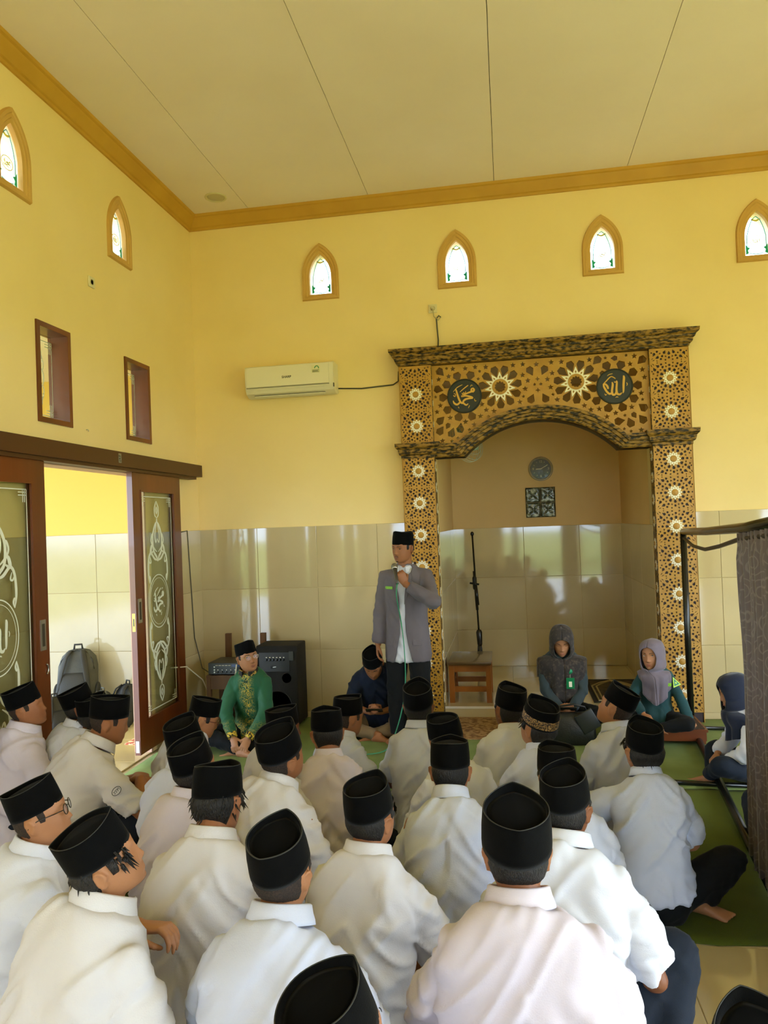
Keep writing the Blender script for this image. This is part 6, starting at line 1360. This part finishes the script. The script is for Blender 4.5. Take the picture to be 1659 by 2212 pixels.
# standing speaker
def speaker():
    loc = atd(872, 1140, 6.12); loc.z = .016; yaw = math.radians(170); root = tag(empty('person', loc, yaw), 'young man standing in a grey blazer and black cap speaking into a microphone', 'person', 'people at the front of the hall')
    sk = SKINS[0]; hs = 1.0; R = Matrix.Rotation(math.radians(-22), 4, 'Z') @ Matrix.Rotation(-math.radians(4), 4, 'X') @ Matrix.Rotation(math.radians(-2), 4, 'Y'); hc = Vector((0, .045, 1.578)); Mh = Matrix.Translation(hc) @ R
    S = {1: Vector((.172, 0, 1.347)), -1: Vector((-.172, 0, 1.347))}
    E = {}; Wp = {}
    E[1], Wp[1] = ik(S[1], (.235, .07, .80), .30, .255, (.5, -1, 0)); E[-1], Wp[-1] = ik(S[-1], (-.07, .235, 1.305), .30, .255, (-1, .05, -.75))
    Hj = {q: Vector((q*.09, 0, .86)) for q in (-1, 1)}; K = {q: Vector((q*.10, .03, .46)) for q in (-1, 1)}; A_ = {1: Vector((.11, .0, .075)), -1: Vector((-.12, .02, .075))}
    b = MB(); b.tube([(0, 0, .8), (0, 0, 1.1), (0, 0, 1.38)], [.08, .08, .07], 10)
    for q in (-1, 1):
        b.cap((0, 0, 1.33), S[q], .04, .04); b.cap(S[q], E[q], .038, .035); b.cap(E[q], Wp[q], .035, .027); b.cap((0, 0, .88), Hj[q], .07, .06); b.cap(Hj[q], K[q], .06, .045); b.cap(K[q], A_[q], .045, .035); foot_solid(b, A_[q], (q*.25, 1, 0), (0, 0, 1), 1.02)
    hand_solid(b, Wp[1], (0, .15, -1), (1, .25, 0), 1, .55, 1.0); hand_solid(b, Wp[-1], (.35, .22, .9), (-.55, .85, .0), -1, 1.25, 1.0)
    b.tube([(0, -.005, 1.34), (0, .005, 1.40), hc+R @ Vector((0, -.02, -.07)), hc+R @ Vector((0, -.012, 0))], [.07, .057, .054, .05], 14); head_solid(b, Mh, capped=True); ear_solid(b, Mh, 1.05)
    body = grow('body', b, sk, root, .0046, 2); face_parts(body, Mh, look=(-.25, -.15), lids=.2, moustache=True, sk=sk)
    JR = [(.665, .188, .135), (.70, .189, .136), (.82, .184, .134), (.95, .168, .126), (1.08, .168, .122), (1.24, .180, .120), (1.335, .180, .108), (1.385, .148, .090), (1.42, .10, .074), (1.445, .070, .066)]
    def ring(z, w, d, n=32): return [(w*math.copysign(abs(math.cos(2*PI*k/n))**.85, math.cos(2*PI*k/n)), d*math.copysign(abs(math.sin(2*PI*k/n))**.9, math.sin(2*PI*k/n)), z) for k in range(n)]
    def jy(x, z):
        w = np.interp(z, [a for a, _, _ in JR], [b_ for _, b_, _ in JR]); d = np.interp(z, [a for a, _, _ in JR], [c for _, _, c in JR]); c = min(1, abs(x)/w)**(1/.85); return float(d*max(0, 1-c*c)**.45)
    sh = MB().rings([ring(z, w-.018, d-.016) for z, w, d in JR[:-1]]); sh.rings([ring(1.42, .066, .066), ring(1.44, .062, .062)]); shirt = grow('shirt', sh, SH['w'], root, .010, 4, folds(31, .7))
    P, T = [Vector((0, 0, 1.0)), Vector((0, .0, 1.428))], [Vector((0, 0, 1)), Vector((0, .18, 1)).normalized()]
    collar(P, T, 1.0, SH['w'], shirt, r=.062, h=.045)
    jk = MB().rings([ring(z, w, d) for z, w, d in JR])
    jk.tube([Vector((.06, 0, 1.35)), S[1], S[1].lerp(E[1], .5), E[1], E[1].lerp(Wp[1], .5), E[1].lerp(Wp[1], .96)], [.07, .064, .060, .056, .052, .048], 16)
    jk.tube([Vector((-.06, 0, 1.35)), S[-1], S[-1].lerp(E[-1], .5), E[-1], E[-1].lerp(Wp[-1], .45), E[-1].lerp(Wp[-1], .86)], [.07, .064, .064, .068, .058, .050], 16)
    for q in (-1, 1): jk.ell(E[q], (.066,)*3, 14, 9)
    jo = grow('blazer', jk, M_GREYJ, root, .0095, 4, folds(32, .38))
    def cut():
        me = jo.data; bm = bmesh.new(); bm.from_mesh(me); kill = []
        for f in bm.faces:
            c = f.calc_center_median()
            if c.y < .045 or abs(c.x) > .14: continue
            if c.z > 1.18: w = .020+.055*((c.z-1.18)/.22)
            elif c.z > .95: w = .020+.0*(1.18-c.z)
            else: w = .020+.055*((.95-c.z)/.28)**1.3
            if abs(c.x-.0) < w and c.y > jy(c.x, c.z)-.045 and c.z < 1.44: kill.append(f)
        bmesh.ops.delete(bm, geom=kill, context='FACES')
        bd = [v for v in bm.verts if v.is_boundary]
        for _ in range(14):
            new = {}
            for v in bd:
                nb_ = [e.other_vert(v).co for e in v.link_edges if e.is_boundary]
                if len(nb_) == 2: new[v] = v.co*.4+(nb_[0]+nb_[1])*.3
            for v, c_ in new.items(): v.co = c_
        bm.to_mesh(me); bm.free(); md = jo.modifiers.new('thickness', 'SOLIDIFY'); md.thickness = .004
    for sx in (-1, 1):
        pts = [(.022, 1.13), (.050, 1.20), (.078, 1.27), (.100, 1.305), (.078, 1.318), (.088, 1.345), (.072, 1.385), (.058, 1.37), (.040, 1.28), (.026, 1.20)]
        pp = [(sx*x, jy(x, z)+.009, z) for x, z in pts]; vs = pp+[(x, y-.006, z) for x, y, z in pp]; n = len(pts)
        MB().add(vs, [tuple(range(n)), tuple(range(2*n-1, n-1, -1))]+[(i, (i+1) % n, n+(i+1) % n, n+i) for i in range(n)]).build('lapel', M_GREYJ, jo)
        z = .80; x0, x1 = .085, .150
        pp = [(sx*x0, jy(x0, z+.05)+.006, z+.05), (sx*x1, jy(x1, z+.05)+.006, z+.05), (sx*x1, jy(x1, z)+.008, z), (sx*(x0+.01), jy(x0, z)+.008, z), (sx*x0, jy(x0, z)+.008, z+.01)]; vs = pp+[(x, y-.006, q) for x, y, q in pp]; n = 5
        MB().add(vs, [tuple(range(n)), tuple(range(2*n-1, n-1, -1))]+[(i, (i+1) % n, n+(i+1) % n, n+i) for i in range(n)]).build('pocket_flap', M_GREYJ, jo)
        xc = .110; zt = 1.262; a_ = math.atan2(jy(.08, zt)-jy(.155, zt), .075)
        MB().rbox((-.042, -.011, -.002), (.042, .011, .002), .0018, Matrix.Translation((sx*xc, jy(xc, zt)+.007, zt)) @ Matrix.Rotation(-sx*a_, 4, 'Z') @ Matrix.Rotation(PI/2, 4, 'X')).build('name_tag', M_LIME, jo)
    p = MB(); p.rings([ring(.70, .150, .098), ring(.80, .158, .102), ring(.90, .150, .098), ring(1.0, .138, .092)])
    for q in (-1, 1): p.tube([Hj[q]+Vector((0, 0, .03)), Hj[q].lerp(K[q], .4), K[q], K[q].lerp(A_[q], .6), A_[q]+Vector((0, 0, .0))], [.088, .090, .078, .070, .066], 16)
    grow('trousers', p, M_BLKT, root, .0125, 4, folds(33, .4))
    hair_shell(Mh, root, M_HAIR, -.06, .006, seed=5); peci(Mh, root, 1.0, .095)
    # microphone with its green cable
    Mw = Matrix.Translation(loc) @ Matrix.Rotation(yaw, 4, 'Z')
    base = Wp[-1]+Vector((.05, .06, .045)); d = (hc+R @ Vector((0, .125, -.085))-base).normalized()
    g0 = base-d*.055; g1 = base+d*.105; head = base+d*.135
    mp = thing('microphone', 'silver headed microphone with a long green cable in the speaker\'s hand', 'microphone', Mw @ base); I = Matrix.Translation(-(Mw @ base))
    TW = lambda v: (Mw @ Vector(v))-(Mw @ base)
    MB().tube([TW(g0), TW(base), TW(g1)], [.011, .014, .019], 14).build('handle', mat('mic_grey', '#4b4a46', .35, metal=.3), mp, smooth=True); MB().ell(TW(head), (.026, .026, .028), 16, 10).build('grille', mat('mic_grille', '#8d8a80', .4, '#5c5a52', 300, metal=.7), mp, smooth=True)
    MB().tube([TW(base+d*.108), TW(base+d*.120)], .023, 16).build('grille_ring', M_STEEL, mp, smooth=True)
    q = [g0, g0+Vector((.0, .03, -.10)), Vector((-.01, .19, 1.0)), Vector((-.03, .20, .80)), Vector((-.035, .21, .55)), Vector((-.01, .24, .33)), Vector((.06, .28, .10)), Vector((.12, .33, .015)), Vector((.25, .45, .012)), Vector((.45, .60, .012))]
    pts = []
    for i in range(len(q)-1):
        a, b_, c, e = q[max(i-1, 0)], q[i], q[i+1], q[min(i+2, len(q)-1)]
        for t in (0, .25, .5, .75): pts.append(.5*((2*b_)+(c-a)*t+(2*a-5*b_+4*c-e)*t*t+(3*b_-a-3*c+e)*t**3))
    MB().tube([TW(v) for v in pts], .0045, 8).build('cable', mat('green_cable', '#2f8a63', .4), mp, smooth=True)
    return cut
# ------------------------------------------------------------------ place everybody
for sp in BOYS + FR: person(sp)
_cut = speaker()
finish_people()
_cut(); front_extras()
